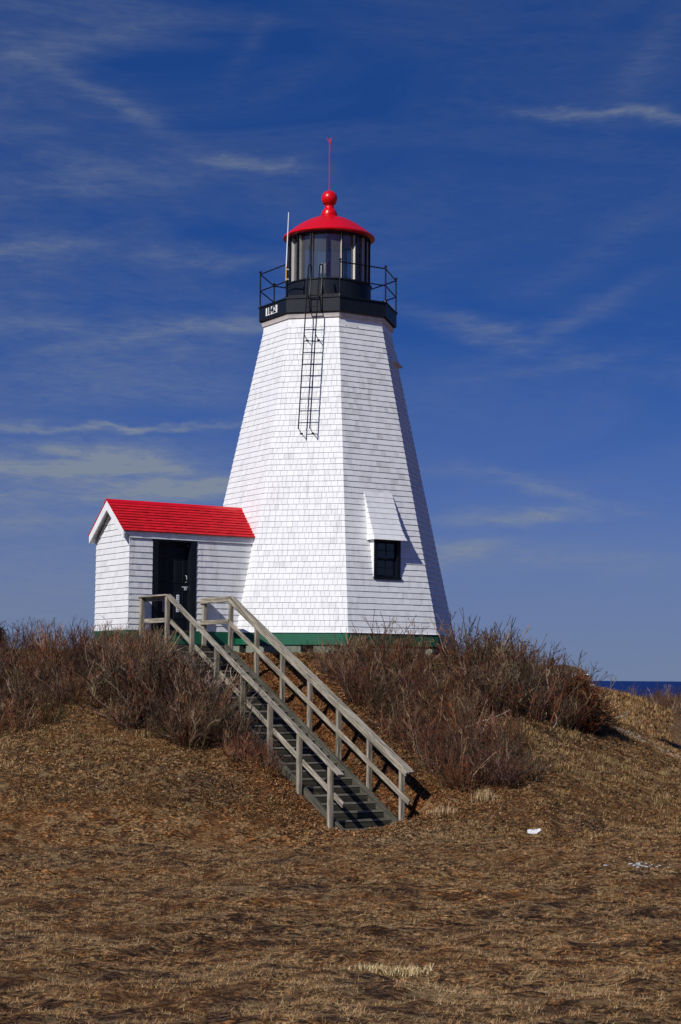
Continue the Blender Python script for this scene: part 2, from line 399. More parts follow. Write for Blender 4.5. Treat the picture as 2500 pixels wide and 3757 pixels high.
def sharp(ob, ang=35):
    try:
        me = ob.data; import bmesh
        bm = bmesh.new(); bm.from_mesh(me); bmesh.ops.remove_doubles(bm, verts=bm.verts, dist=1e-5)
        bmesh.ops.recalc_face_normals(bm, faces=bm.faces)
        for e in bm.edges:
            if len(e.link_faces) == 2 and e.calc_face_angle(0) > R(ang): e.smooth = False
        bm.to_mesh(me); bm.free()
    except Exception as ex: print('sharp', ex)
def beam_ob(name, p0, p1, w, h, m, parent, up=(0, 0, 1)):
    """a board with its own local frame (x along the grain) so that the grain follows it"""
    p0, p1 = Vector(p0), Vector(p1); d = (p1-p0); L = d.length; d.normalize()
    side = d.cross(Vector(up)); side.normalize(); u = side.cross(d)
    c = 0.006
    mb = MB()
    # chamfered section
    hw, hh = w/2, h/2
    sec = [(-hw+c, -hh), (hw-c, -hh), (hw, -hh+c), (hw, hh-c), (hw-c, hh), (-hw+c, hh), (-hw, hh-c), (-hw, -hh+c)]
    n = 8; vs = [(-L/2, a, z) for a, z in sec]+[(L/2, a, z) for a, z in sec]
    mb.add(vs, [tuple(range(n))[::-1], tuple(range(n, 2*n))]+[(i, (i+1) % n, n+(i+1) % n, n+i) for i in range(n)])
    ob = mb.build(name, m, parent)
    mt = Matrix((d, -side, u)).transposed().to_4x4()   # x, y, z columns
    mt.translation = (p0+p1)/2
    if parent is not None:
        ob.matrix_parent_inverse = Matrix.Identity(4)
        ob.matrix_local = parent.matrix_basis.inverted() @ mt
    else: ob.matrix_local = mt
    return ob
def empty(name, label, cat, group=None):
    o = bpy.data.objects.new(name, None); COL.objects.link(o); o['label'] = label; o['category'] = cat
    if group: o['group'] = group
    o.empty_display_size = 0.3
    return o
def tag(o, label, cat, group=None):
    o['label'] = label; o['category'] = cat
    if group: o['group'] = group
    return o
def structure(o, label=None):
    o['kind'] = 'structure'
    if label: o['label'] = label
    return o
Z = Vector((0, 0, 1))

# ------------------------------------------------------------------ ground, sea
def axis(lo, hi, step, far_lo, far_hi, g=1.22):
    a = list(np.arange(lo, hi+1e-6, step)); s = step; x = hi
    while x < far_hi: s *= g; x += s; a.append(x)
    s = step; x = lo
    while x > far_lo: s *= g; x -= s; a.insert(0, x)
    return np.array(a)
xs = axis(-12, 14, 0.08, -900, 900); ys = axis(-46, 4, 0.08, -400, 330, 1.12)
X, Y = np.meshgrid(xs, ys); Hh = terrain(X, Y)
def patchf(x, y): return fbm(x*5.0+4, y*5.4, 3, 90, 0.7)
def zone_colour(x, y):
    """ground colours: dead brown turf, straw slopes, rusty leaf litter by the stairs, sand by the tower, shade painted dark under the thickets"""
    x = np.asarray(x); y = np.asarray(y)
    def lerp(a, b_, k): return a*(1-k[..., None])+np.array(b_)*k[..., None]
    c = np.zeros(x.shape+(3,))+np.array((0.175, 0.082, 0.030))
    n = fbm(x*0.25, y*0.8, 4, 60); c = lerp(c, (0.32, 0.125, 0.030), np.clip((n-0.5)*4, 0, 0.8))
    n = fbm(x*0.4+9, y*0.9, 4, 70); c = lerp(c, (0.095, 0.055, 0.034), np.clip((n-0.52)*5, 0, 0.8))
    pf = patchf(x, y); k = np.clip((pf-0.49)/0.05, 0, 1); c = lerp(c, (0.27, 0.165, 0.075), k*0.75)
    k = np.clip((0.44-pf)/0.05, 0, 1); c = lerp(c, (0.040, 0.025, 0.016), k*0.75)
    sl = 0.55*np.clip((y+12.5)/3, 0, 1)*np.clip((30-y)/10, 0, 1); c = lerp(c, (0.20, 0.115, 0.050), sl*0.8)
    px, py = x-STR_O[0], y-STR_O[1]; t = px*NV[0]+py*NV[1]; q = px*UV[0]+py*UV[1]
    lit = np.clip((3.0-np.abs(q+0.6))/1.2, 0, 1)*np.clip((t+0.5)/1, 0, 1)*np.clip((8.6-t)/1.5, 0, 1)
    c = lerp(c, (0.17, 0.060, 0.018), lit*0.85)
    pth = np.clip((1.6-np.hypot((x-1.3)/1.6, (y+11.6)/0.9))/0.9, 0, 1); c = lerp(c, (0.24, 0.15, 0.075), pth*0.85)
    snd = np.clip((1.3-np.hypot((x-2.4)/1.3, (y+3.9)/0.8))/0.5, 0, 1); c = lerp(c, (0.34, 0.22, 0.10), snd)
    snd = np.clip((1.3-np.hypot((x-0.2)/1.2, (y+4.2)/0.7))/0.5, 0, 1); c = lerp(c, (0.26, 0.14, 0.06), snd*0.7)
    fr = np.clip((y-45)/20, 0, 1); c = lerp(c, (0.045, 0.024, 0.016), fr)
    thicket_shade = np.maximum(np.clip(1.25-np.hypot((x-4.4)/1.9, (y+4.4)/2.4), 0, 1), np.clip(1.25-np.hypot((x-2.1)/1.6, (y+6.6)/2.6), 0, 1))  # darker ground colour painted under the thickets as the bushes' self-shadow
    thicket_shade = np.maximum(thicket_shade, np.clip(1.25-np.hypot((x+6.8)/3.2, (y+6.4)/2.2), 0, 1)); thicket_shade = np.maximum(thicket_shade, np.clip(1.2-np.hypot((x+3.2)/1.2, (y+7.6)/1.6), 0, 1))
    c = lerp(c, (0.050, 0.028, 0.016), np.clip(thicket_shade*2.2, 0, 0.85)*np.clip(0.4+1.6*fbm(x*1.7, y*1.7, 2, 33)-0.4, 0, 1))
    return c
def grid_mesh(name, X, Y, H, m, colours=None):
    ny, nx = X.shape; v = np.stack([X, Y, H], -1).reshape(-1, 3).astype(np.float32)
    i = np.arange(nx*ny).reshape(ny, nx)
    q = np.stack([i[:-1, :-1], i[:-1, 1:], i[1:, 1:], i[1:, :-1]], -1).reshape(-1, 4)
    me = bpy.data.meshes.new(name); me.vertices.add(len(v)); me.vertices.foreach_set('co', v.ravel())
    me.loops.add(q.size); me.loops.foreach_set('vertex_index', q.ravel().astype(np.int32))
    me.polygons.add(len(q)); me.polygons.foreach_set('loop_start', np.arange(0, q.size, 4, dtype=np.int32))
    me.polygons.foreach_set('loop_total', np.full(len(q), 4, np.int32))
    me.polygons.foreach_set('use_smooth', np.ones(len(q), bool))
    me.materials.append(m)
    if colours is not None:
        a = me.attributes.new('zone', 'FLOAT_COLOR', 'POINT')
        a.data.foreach_set('color', np.concatenate([colours.reshape(-1, 3), np.ones((len(v), 1))], 1).astype(np.float32).ravel())
    me.update(); me.validate()
    o = bpy.data.objects.new(name, me); COL.objects.link(o); return o
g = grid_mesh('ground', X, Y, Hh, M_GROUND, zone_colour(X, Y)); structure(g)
sx = np.array([-40000., -4000, -400, 0, 400, 4000, 40000]); sy = np.array([200., 500, 1500, 5000, 15000, 40000])
SX, SY = np.meshgrid(sx, sy); structure(grid_mesh('sea', SX, SY, SX*0-9.5, M_SEA))

# ------------------------------------------------------------------ lighthouse
LH = empty('lighthouse', "white shingled eight-sided lighthouse tower with a red domed roof and black gallery", 'lighthouse')
R0, SLP = 3.36514, 0.2165
CA = math.cos(math.pi/8); SA = math.sin(math.pi/8)
TOPZ = 7.83
def face_dirs(k):    # k = 0 is the face with the window
    a = A_+k*math.pi/4
    return Vector((math.sin(a), -math.cos(a), 0)), Vector((math.cos(a), math.sin(a), 0))
def rad(z): return R0-SLP*z
# core behind the shingles
core = MB(); ph = A_+math.pi/8
core.lathe([(rad(-0.02)-0.03, -0.02), (rad(TOPZ+0.2)-0.03, TOPZ+0.2)], 8, phase=ph)
core.f = [f for i, f in enumerate(core.f) if i != 7]      # face 0 gets an opening for the window
N0_, T0_ = face_dirs(0)
def cp(t, z): return N0_*((rad(z)-0.03)*CA)+T0_*t+Z*z
zb0, zt0, hb0, ht0, hx0 = -0.02, TOPZ+0.2, (rad(-0.02)-0.03)*SA, (rad(TOPZ+0.2)-0.03)*SA, 0.35
for quad in ([cp(-hb0, zb0), cp(hb0, zb0), cp(hb0-(hb0-ht0)*0.168, 1.36), cp(-hb0+(hb0-ht0)*0.168, 1.36)],
             [cp(-hb0+(hb0-ht0)*0.168, 1.36), cp(-hx0-0.018, 1.36), cp(-hx0-0.018, 2.2), cp(-hb0+(hb0-ht0)*0.2725, 2.2)],
             [cp(hx0-0.018, 1.36), cp(hb0-(hb0-ht0)*0.168, 1.36), cp(hb0-(hb0-ht0)*0.2725, 2.2), cp(hx0-0.018, 2.2)],
             [cp(-hb0+(hb0-ht0)*0.2725, 2.2), cp(hb0-(hb0-ht0)*0.2725, 2.2), cp(ht0, zt0), cp(-ht0, zt0)]):
    core.add(quad, [(0, 1, 2, 3)])
wall = core.build('tower_wall', M_WHITE, LH)
def shingle_geo(x0, x1, x0t, x1t, z0, z1, N, T, dist, slope, thick, tone, lift=0.004, tilt=0.0):
    """one tapered shingle: butt at z0, top at z1; dist(z) = distance of the wall plane along N"""
    zb = z0+tilt
    def pt(x, z, o): return N*(dist(z)+o)+T*x+Z*z
    vs = [pt(x0, zb, lift), pt(x1, z0-tilt, lift), pt(x1, z0-tilt, lift+thick), pt(x0, zb, lift+thick),
          pt(x0t, z1, 0.0), pt(x1t, z1, 0.0), pt(x1t, z1, lift*0.6), pt(x0t, z1, lift*0.6)]
    fs = [(0, 1, 5, 4), (3, 7, 6, 2), (0, 3, 2, 1), (4, 5, 6, 7), (0, 4, 7, 3), (1, 2, 6, 5)]
    return vs, fs
cand = []; COURSE = 0.1422
def make_face(k, N, T, coarse=False):
    out = []
    nC = int(TOPZ/COURSE)+1
    for c in range(nC):
        z0 = c*COURSE; z1 = min(z0+COURSE+0.02, TOPZ+0.06)
        hw0, hw1 = rad(z0)*SA+0.006, rad(z1)*SA+0.002
        rng = random.Random(k*1000+c)
        xb = [-hw0]; x = -hw0+rng.uniform(0.05, 0.15)
        while x < hw0-0.06: xb.append(x); x += rng.choice([0.10, 0.13, 0.15, 0.17, 0.12])*rng.uniform(0.85, 1.25)
        xb.append(hw0)
        if k == 0 and z1 > 1.32 and z0 < 2.2:
            xb = sorted([q for q in xb if abs(q+0.018) > 0.42]+[-0.398, 0.362])
        wob = rng.uniform(-0.003, 0.003)
        for a, c_ in zip(xb[:-1], xb[1:]):
            first, last = a == xb[0], c_ == xb[-1]
            gg = 0.0026 if k == -1 else 0.0014; gL = 0 if first else gg; gR = 0 if last else gg
            at = -hw1 if first else max(a, -hw1)+gL; ct = hw1 if last else min(c_, hw1)-gR
            if at >= ct-0.01: continue
            if k == 0 and z1 > 1.32 and z0 < 2.2:   # behind the window box and hood
                hx = 0.36
                if z0 < 2.2 and a > -0.41 and c_ < 0.38: continue
            tn = rng.uniform(0.93, 1.0) if rng.random() > 0.09 else rng.uniform(0.84, 0.93)
            if k == 0 and z0 > 3.3 and rng.random() < 0.22: tn *= rng.uniform(0.80, 0.95)
            th = rng.uniform(0.011, 0.016) if k not in (0, 1) else rng.uniform(0.013, 0.017)
            vs, fs = shingle_geo(a+gL, c_-gR, at, ct, z0+wob+rng.uniform(-0.0015, 0.0015), z1, N, T,
                                 lambda z: rad(z)*CA, SLP, th, tn, 0.004, rng.uniform(-0.0012, 0.0012))
            out.append((z0, (c_-a), vs, fs, tn))
    return out
shs = []
for k in (-2, -1, 0, 1):
    N, T = face_dirs(k); shs += [(k,)+s for s in make_face(k, N, T)]
# the 300 that show largest become parts of their own
def rank(s):
    k, z0, w = s[0], s[1], s[2]
    vis = {-1: 0.97, 0: 0.85, -2: 0.3, 1: 0.1}[k]
    return -(w*vis*(1.0 if z0 > 0.35 else 0.4)*(1.0 if z0 < 7 else 0.5))
shs.sort(key=rank)
for s in shs[:300]:
    MB().add(s[3], s[4], s[5]).build('shingle', M_SHINGLE, wall)
rest = MB()
for s in shs[300:]: rest.add(s[3], s[4], s[5])
for k in (2, 3, 4, 5):
    N, T = face_dirs(k)
    for s in make_face(k, N, T): rest.add(s[2], s[3], s[4])
o = rest.build('shingle_courses', M_SHINGLE, wall); o['kind'] = 'stuff'

MB().lathe([(R0+0.012, -0.30), (R0+0.022, -0.30), (R0+0.022, -0.012), (R0+0.012, -0.012)], 8, phase=ph).build('green_band', M_GREEN, LH)
MB().lathe([(R0+0.0, -0.012), (R0+0.05, -0.012), (R0+0.03, 0.012), (R0-0.03, 0.016)], 8, phase=ph).build('drip_board', M_WHITE, LH)
MB().lathe([(R0-0.10, -0.9), (R0-0.10, -0.30)], 8, phase=ph).build('recess_shade', M_SHADOWGAP, LH)  # dark ring painted as the shaded recess below the green band
for i in range(26):
    t = i*2*math.pi/26+random.uniform(-.03, .03); w = random.uniform(0.22, 0.38)
    r_ = R0*CA/max(math.cos(((t-ph+math.pi/8) % (math.pi/4))-math.pi/8), 0.9)
    c = Vector((math.sin(t)*(R0-0.12), -math.cos(t)*(R0-0.12), -0.47)); N_ = Vector((math.sin(t), -math.cos(t), 0)); T_ = Vector((math.cos(t), math.sin(t), 0))
    MB().box(c, (N_, T_, Z), (0.16, w, random.uniform(0.10, 0.15))).build('foundation_stone', M_STONE, LH)

# frieze, cornice and soffit under the gallery
GR, GT, GB = 1.8089, 8.40, 8.075
rt_ = rad(TOPZ)
MB().lathe([(rt_+0.012, TOPZ-0.13), (rt_+0.034, TOPZ-0.13), (rt_+0.014, TOPZ+0.10), (rt_-0.02, TOPZ+0.10)], 8, phase=ph).build('frieze_board', M_WHITE, LH)
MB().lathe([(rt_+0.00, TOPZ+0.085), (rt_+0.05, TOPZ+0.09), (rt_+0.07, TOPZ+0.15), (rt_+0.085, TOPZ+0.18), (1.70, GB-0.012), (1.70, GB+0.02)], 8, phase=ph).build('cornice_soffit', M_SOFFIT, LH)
for k in range(8):
    N, T = face_dirs(k); hw = GR*SA; d = GR*CA
    f = MB().prism([N*d+T*-hw+Z*GB, N*d+T*hw+Z*GB, N*d+T*hw+Z*GT, N*d+T*-hw+Z*GT], (0, 0, 0)) if False else MB()
    di = d-0.04; hi = di*math.tan(math.pi/8)
    f.add([N*d-T*hw+Z*(GB-0.02), N*d+T*hw+Z*(GB-0.02), N*d+T*hw+Z*GT, N*d-T*hw+Z*GT,
           N*di-T*hi+Z*(GB-0.02), N*di+T*hi+Z*(GB-0.02), N*di+T*hi+Z*GT, N*di-T*hi+Z*GT],
          [(0, 1, 2, 3), (4, 7, 6, 5), (0, 3, 7, 4), (1, 5, 6, 2), (0, 4, 5, 1), (3, 2, 6, 7)]).build('fascia_board', M_BLACK, LH)
MB().lathe([(0.3, GT+0.002), (GR+0.025, GT+0.002), (GR+0.025, GT+0.035), (1.0, GT+0.045)], 8, phase=ph).build('gallery_deck', M_BLACK, LH)
# railing
def corner(k, r=GR-0.02, z=0): 
    a = A_+math.pi/8+k*math.pi/4; return Vector((math.sin(a)*r, -math.cos(a)*r, z))
for k in range(8):
    p = corner(k); o = MB().tube([p+Z*(GT-0.10), p+Z*(GT+0.93)], 0.02, 8).sphere(p+Z*(GT+0.96), 0.036, 10, 6)
    o.lathe([(0.0, GT+0.035), (0.05, GT+0.035), (0.045, GT+0.07), (0.0, GT+0.075)], 10, c=(p.x, p.y))
    post = o.build('railing_post', M_IRON, LH, smooth=True)
for k in range(8):
    if k == 6: continue                  # the opening at the head of the ladder (face -1: corners -2 .. -1)
    p, q = corner(k), corner((k+1) % 8)
    for z in (0.90, 0.46):
        MB().tube([p+Z*(GT+z), q+Z*(GT+z)], 0.017, 6).build('railing_bar', M_IRON, LH)
p, q = corner(6), corner(7)
MB().beam(p+Z*(GT+0.06), q+Z*(GT+0.06), 0.02, 0.07).build('toe_bar', M_IRON, LH)

# lantern room
DR = 1.105
DZ1 = 9.02
drum = MB().lathe([(DR, GT+0.02), (DR, DZ1), (DR+0.025, DZ1), (DR+0.025, DZ1+0.03), (DR-0.20, DZ1+0.035), (DR-0.20, GT+0.1)], 64).build('lantern_drum', M_BLACK, LH, smooth=True)
LR = 1.055; GZ0, GZ1 = DZ1+0.03, 10.30
NP = 16; PH0 = R(-3.4)
for i in range(NP):
    t0 = PH0+i*2*math.pi/NP; t1 = t0+2*math.pi/NP
    def pp(t, r, z): return Vector((math.sin(t)*r, -math.cos(t)*r, z))
    m = MB(); n = 4
    ts = [t0+(t1-t0)*j/n for j in range(n+1)]
    for t in ts: m.v += [tuple(pp(t, LR-0.105, GZ0)), tuple(pp(t, LR-0.105, GZ1))]
    m.f = [(2*j, 2*j+2, 2*j+3, 2*j+1) for j in range(n)]
    pane = m.build('pane', M_PANER if i == 0 else M_PANE, drum, smooth=True)
    if i == 0: pane['label'] = 'pane of rose tinted glass in the lantern'
    nrm_ = Vector((math.sin(t0), -math.cos(t0), 0)); tt = Vector((math.cos(t0), math.sin(t0), 0))
    MB().box(nrm_*LR+Z*((GZ0+GZ1)/2), (nrm_, tt, Z), (0.028, 0.013, (GZ1-GZ0)/2)).build('mullion', M_BLACK, drum)
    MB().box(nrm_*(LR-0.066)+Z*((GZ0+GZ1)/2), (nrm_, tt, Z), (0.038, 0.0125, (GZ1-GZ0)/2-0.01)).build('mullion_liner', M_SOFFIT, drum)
MB().lathe([(LR+0.02, GZ1-0.05), (LR+0.035, GZ1-0.05), (LR+0.035, GZ1+0.03), (LR-0.13, GZ1+0.03), (LR-0.13, GZ1-0.05), (LR+0.02, GZ1-0.05)], 64).build('lantern_ring', M_BLACK, LH, smooth=True)
MB().lathe([(0.0, GT+0.2), (LR-0.1, GT+0.2)], 32).build('lantern_floor', M_DARKIN, LH)
roof = MB().lathe([(0.0, GZ1-0.03), (1.05, GZ1-0.03), (1.17, 10.29), (1.196, 10.305), (1.200, 10.335), (1.185, 10.362), (1.14, 10.385), (1.03, 10.475), (0.92, 10.565), (0.80, 10.650), (0.66, 10.735), (0.50, 10.815), (0.36, 10.868), (0.25, 10.898)], 72).build('lantern_roof', M_RED, LH, smooth=True)
MB().lathe([(0.245, 10.89), (0.245, 10.915), (0.222, 10.93), (0.215, 10.945), (0.225, 10.955), (0.222, 10.975), (0.205, 10.985), (0.20, 11.03), (0.175, 11.085), (0.15, 11.11), (0.125, 11.14), (0.117, 11.19), (0.128, 11.215)], 40).build('ventilator_neck', M_RED, LH, smooth=True)
ball = MB().lathe([(0.11, 11.20)]+[(0.212*math.sin(R(a)), 11.405-0.212*math.cos(R(a))) for a in range(32, 181, 8)]+[(0.0, 11.617)], 40).build('ventilator_ball', M_RED, LH, smooth=True)
for i in range(18):
    t = i*2*math.pi/18; a = R(48); n_ = Vector((math.sin(t)*math.sin(a), -math.cos(t)*math.sin(a), -math.cos(a)))
    tt = Vector((math.cos(t), math.sin(t), 0)); MB().box(Vector((0, 0, 11.405))+n_*0.2125, (n_, tt, n_.cross(tt)), (0.003, 0.013, 0.013)).build('vent_hole', M_DARKIN, ball)
rod = MB().tube([(0, 0, 11.60), (0, 0, 12.1), (-0.006, 0, 12.6), (0.0, 0, 12.88)], [0.016, 0.014, 0.013, 0.012], 8)
rod.tube([(0, 0, 12.86), (-0.03, 0, 12.95), (-0.062, 0, 13.05)], [0.012, 0.010, 0.005], 6).tube([(0, 0, 12.86), (0.02, 0, 12.95), (0.045, 0, 13.06)], [0.014, 0.012, 0.005], 6)
rod.tube([(0, 0.0, 12.86), (0.0, 0.04, 12.95), (0.01, 0.06, 13.03)], [0.012, 0.010, 0.005], 6)
rod.build('lightning_rod', M_RED, LH, smooth=True)

# date board on the left-hand face of the gallery
N, T = face_dirs(-2)
pl = MB().box(N*(GR*CA+0.008)+T*-0.03+Z*8.235, (N, T, Z), (0.010, 0.285, 0.10)).build('date_board', M_WHITE, LH)
fc = bpy.data.curves.new('date_digits', 'FONT'); fc.body = "1842"; fc.size = 0.25; fc.extrude = 0.006; fc.offset = 0.004
fc.align_x = 'CENTER'; fc.align_y = 'CENTER'; fc.materials.append(M_BLACK); fc.space_character = 0.95
ftmp = bpy.data.objects.new('digits_curve', fc); COL.objects.link(ftmp)
bpy.context.view_layer.update(); fme = bpy.data.meshes.new_from_object(ftmp.evaluated_get(bpy.context.evaluated_depsgraph_get()))
bpy.data.objects.remove(ftmp)
fo = bpy.data.objects.new('date_digits', fme); fo.data.materials.clear(); fo.data.materials.append(M_BLACK); COL.objects.link(fo); fo.parent = pl
mt = Matrix((T, Z, N)).transposed().to_4x4(); mt.translation = N*(GR*CA+0.022)+T*-0.03+Z*8.235; fo.matrix_local = mt

# ladder on face -1
LN, LT = face_dirs(-1)
lad = bpy.data.objects.new('gallery_ladder', None); COL.objects.link(lad); lad.parent = LH
def lp(t, z, off=0.0): 
    nf = 2.4627+(z-4.981)*(1.6086-2.4627)/(9.25-4.981)
    return LN*(nf+off)+LT*t+Z*z
for sgn, t in ((-1, -0.142), (1, 0.148)):
    MB().tube([lp(t, 4.975), lp(t, 6.5), lp(t, 9.20), lp(t+0.01, 9.265, -0.03), lp(t+0.03, 9.285, -0.08), lp(t+0.05, 9.25, -0.13), lp(t+0.055, 9.16, -0.12),
               LN*1.70+LT*(t+0.07)+Z*8.5, LN*1.70+LT*(t+0.08)+Z*8.09], 0.0165, 8).build('ladder_rail', M_IRON, lad, smooth=True)
    for zz in (5.0, 7.42):
        zw = zz-0.10; w0 = LN*(rad(zw)*CA+0.012)
        MB().tube([lp(t, zz), w0+LT*t+Z*zw], 0.011, 6).box(w0+LT*t+Z*zw, (LN, LT, Z), (0.012, 0.035, 0.022)).build('ladder_bracket', M_IRON, lad)
for i in range(12):
    z = 5.13+i*0.301
    if z > 8.6: continue
    MB().tube([lp(-0.142, z), lp(0.148, z)], 0.0125, 6).build('ladder_rung', M_IRON, lad)

# ragged dark strips painted as gap shade where the frieze lifted, window side
N_, T_ = face_dirs(0); rg = random.Random(4)
for t0_, t1_ in ((-0.55, -0.33), (-0.20, 0.06), (0.20, 0.30), (0.36, 0.58)):
    mgap = MB(); x_ = t0_
    while x_ < t1_:
        w_ = rg.uniform(0.03, 0.07); mgap.box(N_*(rt_*CA+0.034)+T_*(x_+w_/2)+Z*(TOPZ-0.135+rg.uniform(-.008, .008)), (N_, T_, Z), (0.006, w_/2+0.004, rg.uniform(0.008, 0.02))); x_ += w_
    mgap.build('frieze_gap', M_SHADOWGAP, LH)
# whip antenna clamped to the post at corner 6
ca = corner(6); ax = ca+Vector((-0.02, -0.04, 0))
ant = bpy.data.objects.new('whip_antenna', None); COL.objects.link(ant); ant.parent = LH
MB().tube([ax+Z*8.45+Vector((0.01, 0, 0)), ax+Z*8.86], 0.018, 8).build('antenna_mount', M_IRON, ant)
MB().tube([ax+Z*8.86, ax+Z*9.22], 0.018, 8).build('antenna_sleeve', M_YELLOW, ant)
MB().tube([ax+Z*9.22, ax+Vector((0.045, 0, 10.62))], [0.016, 0.011], 8).build('antenna_whip', M_FIBRE, ant)
for z in (8.9, 9.15): MB().box(ax+Z*z+Vector((0.02, 0.02, 0)), (Vector((1, 0, 0)), Vector((0, 1, 0)), Z), (0.045, 0.035, 0.014)).build('antenna_clamp', M_STEEL, ant)

# beacon in the lantern
bk = empty('beacon_lamp', "small clear and red beacon lamp inside the lantern glass", 'lamp'); bk.location = (-0.12, -0.45, GT+0.2)
def inl(mb, nm, m, **k): o = mb.build(nm, m, bk, **k); return o
inl(MB().lathe([(0.0, 0.0), (0.07, 0.0), (0.07, 0.62), (0.12, 0.64), (0.12, 0.68), (0, 0.68)], 16), 'pedestal', M_DARKIN, smooth=True)
inl(MB().lathe([(0.085, 0.68), (0.10, 0.74), (0.10, 0.92), (0.07, 0.97), (0.0, 0.98)], 20), 'lens', M_FIBRE, smooth=True)
inl(MB().box((0.13, -0.10, 0.84), (Vector((1, 0, 0)), Vector((0, 1, 0)), Z), (0.06, 0.006, 0.16)), 'red_screen', M_RED)

# window box and shingled hood on the front-right face
N, T = face_dirs(0)
def F(t, z, v): return N*v+T*t+Z*z
def apo(z): return rad(z)*CA
WV = apo(1.35)+0.025; WC = -0.018; WT, WB = 2.262, 1.36; HWD = 0.387
win = bpy.data.objects.new('tower_window', None); COL.objects.link(win); win.parent = LH
for s in (-1, 1):
    t = WC+s*(HWD-0.006)
    MB().prism([F(t-0.011, WB, WV-0.004), F(t-0.011, WT+0.02, WV-0.004), F(t-0.011, WT+0.02, apo(WT)-0.05), F(t-0.011, WB, apo(WB)-0.05)], T*0.022).build('window_cheek', M_WHITE, win)
def fbox(t0, t1, z0, z1, v0, v1, name, m, par): 
    return MB().box(F((t0+t1)/2, (z0+z1)/2, (v0+v1)/2), (N, T, Z), (abs(v1-v0)/2, (t1-t0)/2, (z1-z0)/2)).build(name, m, par)
L_, R_ = WC-HWD, WC+HWD
fr = fbox(L_, L_+0.105, WB, WT, WV-0.09, WV+0.004, 'window_frame', M_NAVY, win)
fbox(R_-0.105, R_, WB, WT, WV-0.09, WV+0.004, 'window_frame', M_NAVY, win)
fbox(L_+0.105, R_-0.105, WT-0.05, WT, WV-0.09, WV+0.003, 'window_head', M_NAVY, win)
fbox(L_-0.012, R_+0.012, WB-0.055, WB, WV-0.09, WV+0.035, 'window_sill', M_NAVY, win)
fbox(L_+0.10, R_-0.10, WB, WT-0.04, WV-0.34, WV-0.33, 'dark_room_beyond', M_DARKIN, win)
gx0, gx1 = L_+0.105, R_-0.105
zm = (WB+WT-0.05)/2+0.01
def bxm(m, t0, t1, z0, z1, v0, v1):
    m.box(F((t0+t1)/2, (z0+z1)/2, (v0+v1)/2), (N, T, Z), (abs(v1-v0)/2, (t1-t0)/2, (z1-z0)/2))
for j, (za, zb_, v, ra) in enumerate(((WB, zm, WV-0.085, 0.055), (zm, WT-0.05, WV-0.06, 0.03))):
    sw = 0.04; m_ = MB(); xm = (gx0+gx1)/2; zc = (za+ra+zb_-0.035)/2
    bxm(m_, gx0, gx0+sw, za, zb_, v-0.018, v+0.012); bxm(m_, gx1-sw, gx1, za, zb_, v-0.018, v+0.012)
    bxm(m_, gx0+sw, gx1-sw, za, za+ra, v-0.018, v+0.011); bxm(m_, gx0+sw, gx1-sw, zb_-0.035, zb_, v-0.018, v+0.011)
    m_.build('sash', M_NAVY, win)
    fbox(xm-0.009, xm+0.009, za+ra, zb_-0.035, v-0.014, v+0.008, 'glazing_bar', M_NAVY, win)
    fbox(gx0+sw, gx1-sw, zc-0.009, zc+0.009, v-0.013, v+0.007, 'glazing_bar', M_NAVY, win)
    for (a, c_) in ((gx0+sw, xm-0.009), (xm+0.009, gx1-sw)):
        for (d_, e) in ((za+ra, zc-0.009), (zc+0.009, zb_-0.035)):
            fbox(a, c_, d_, e, v-0.007, v-0.003, 'pane', M_WPANE, win)
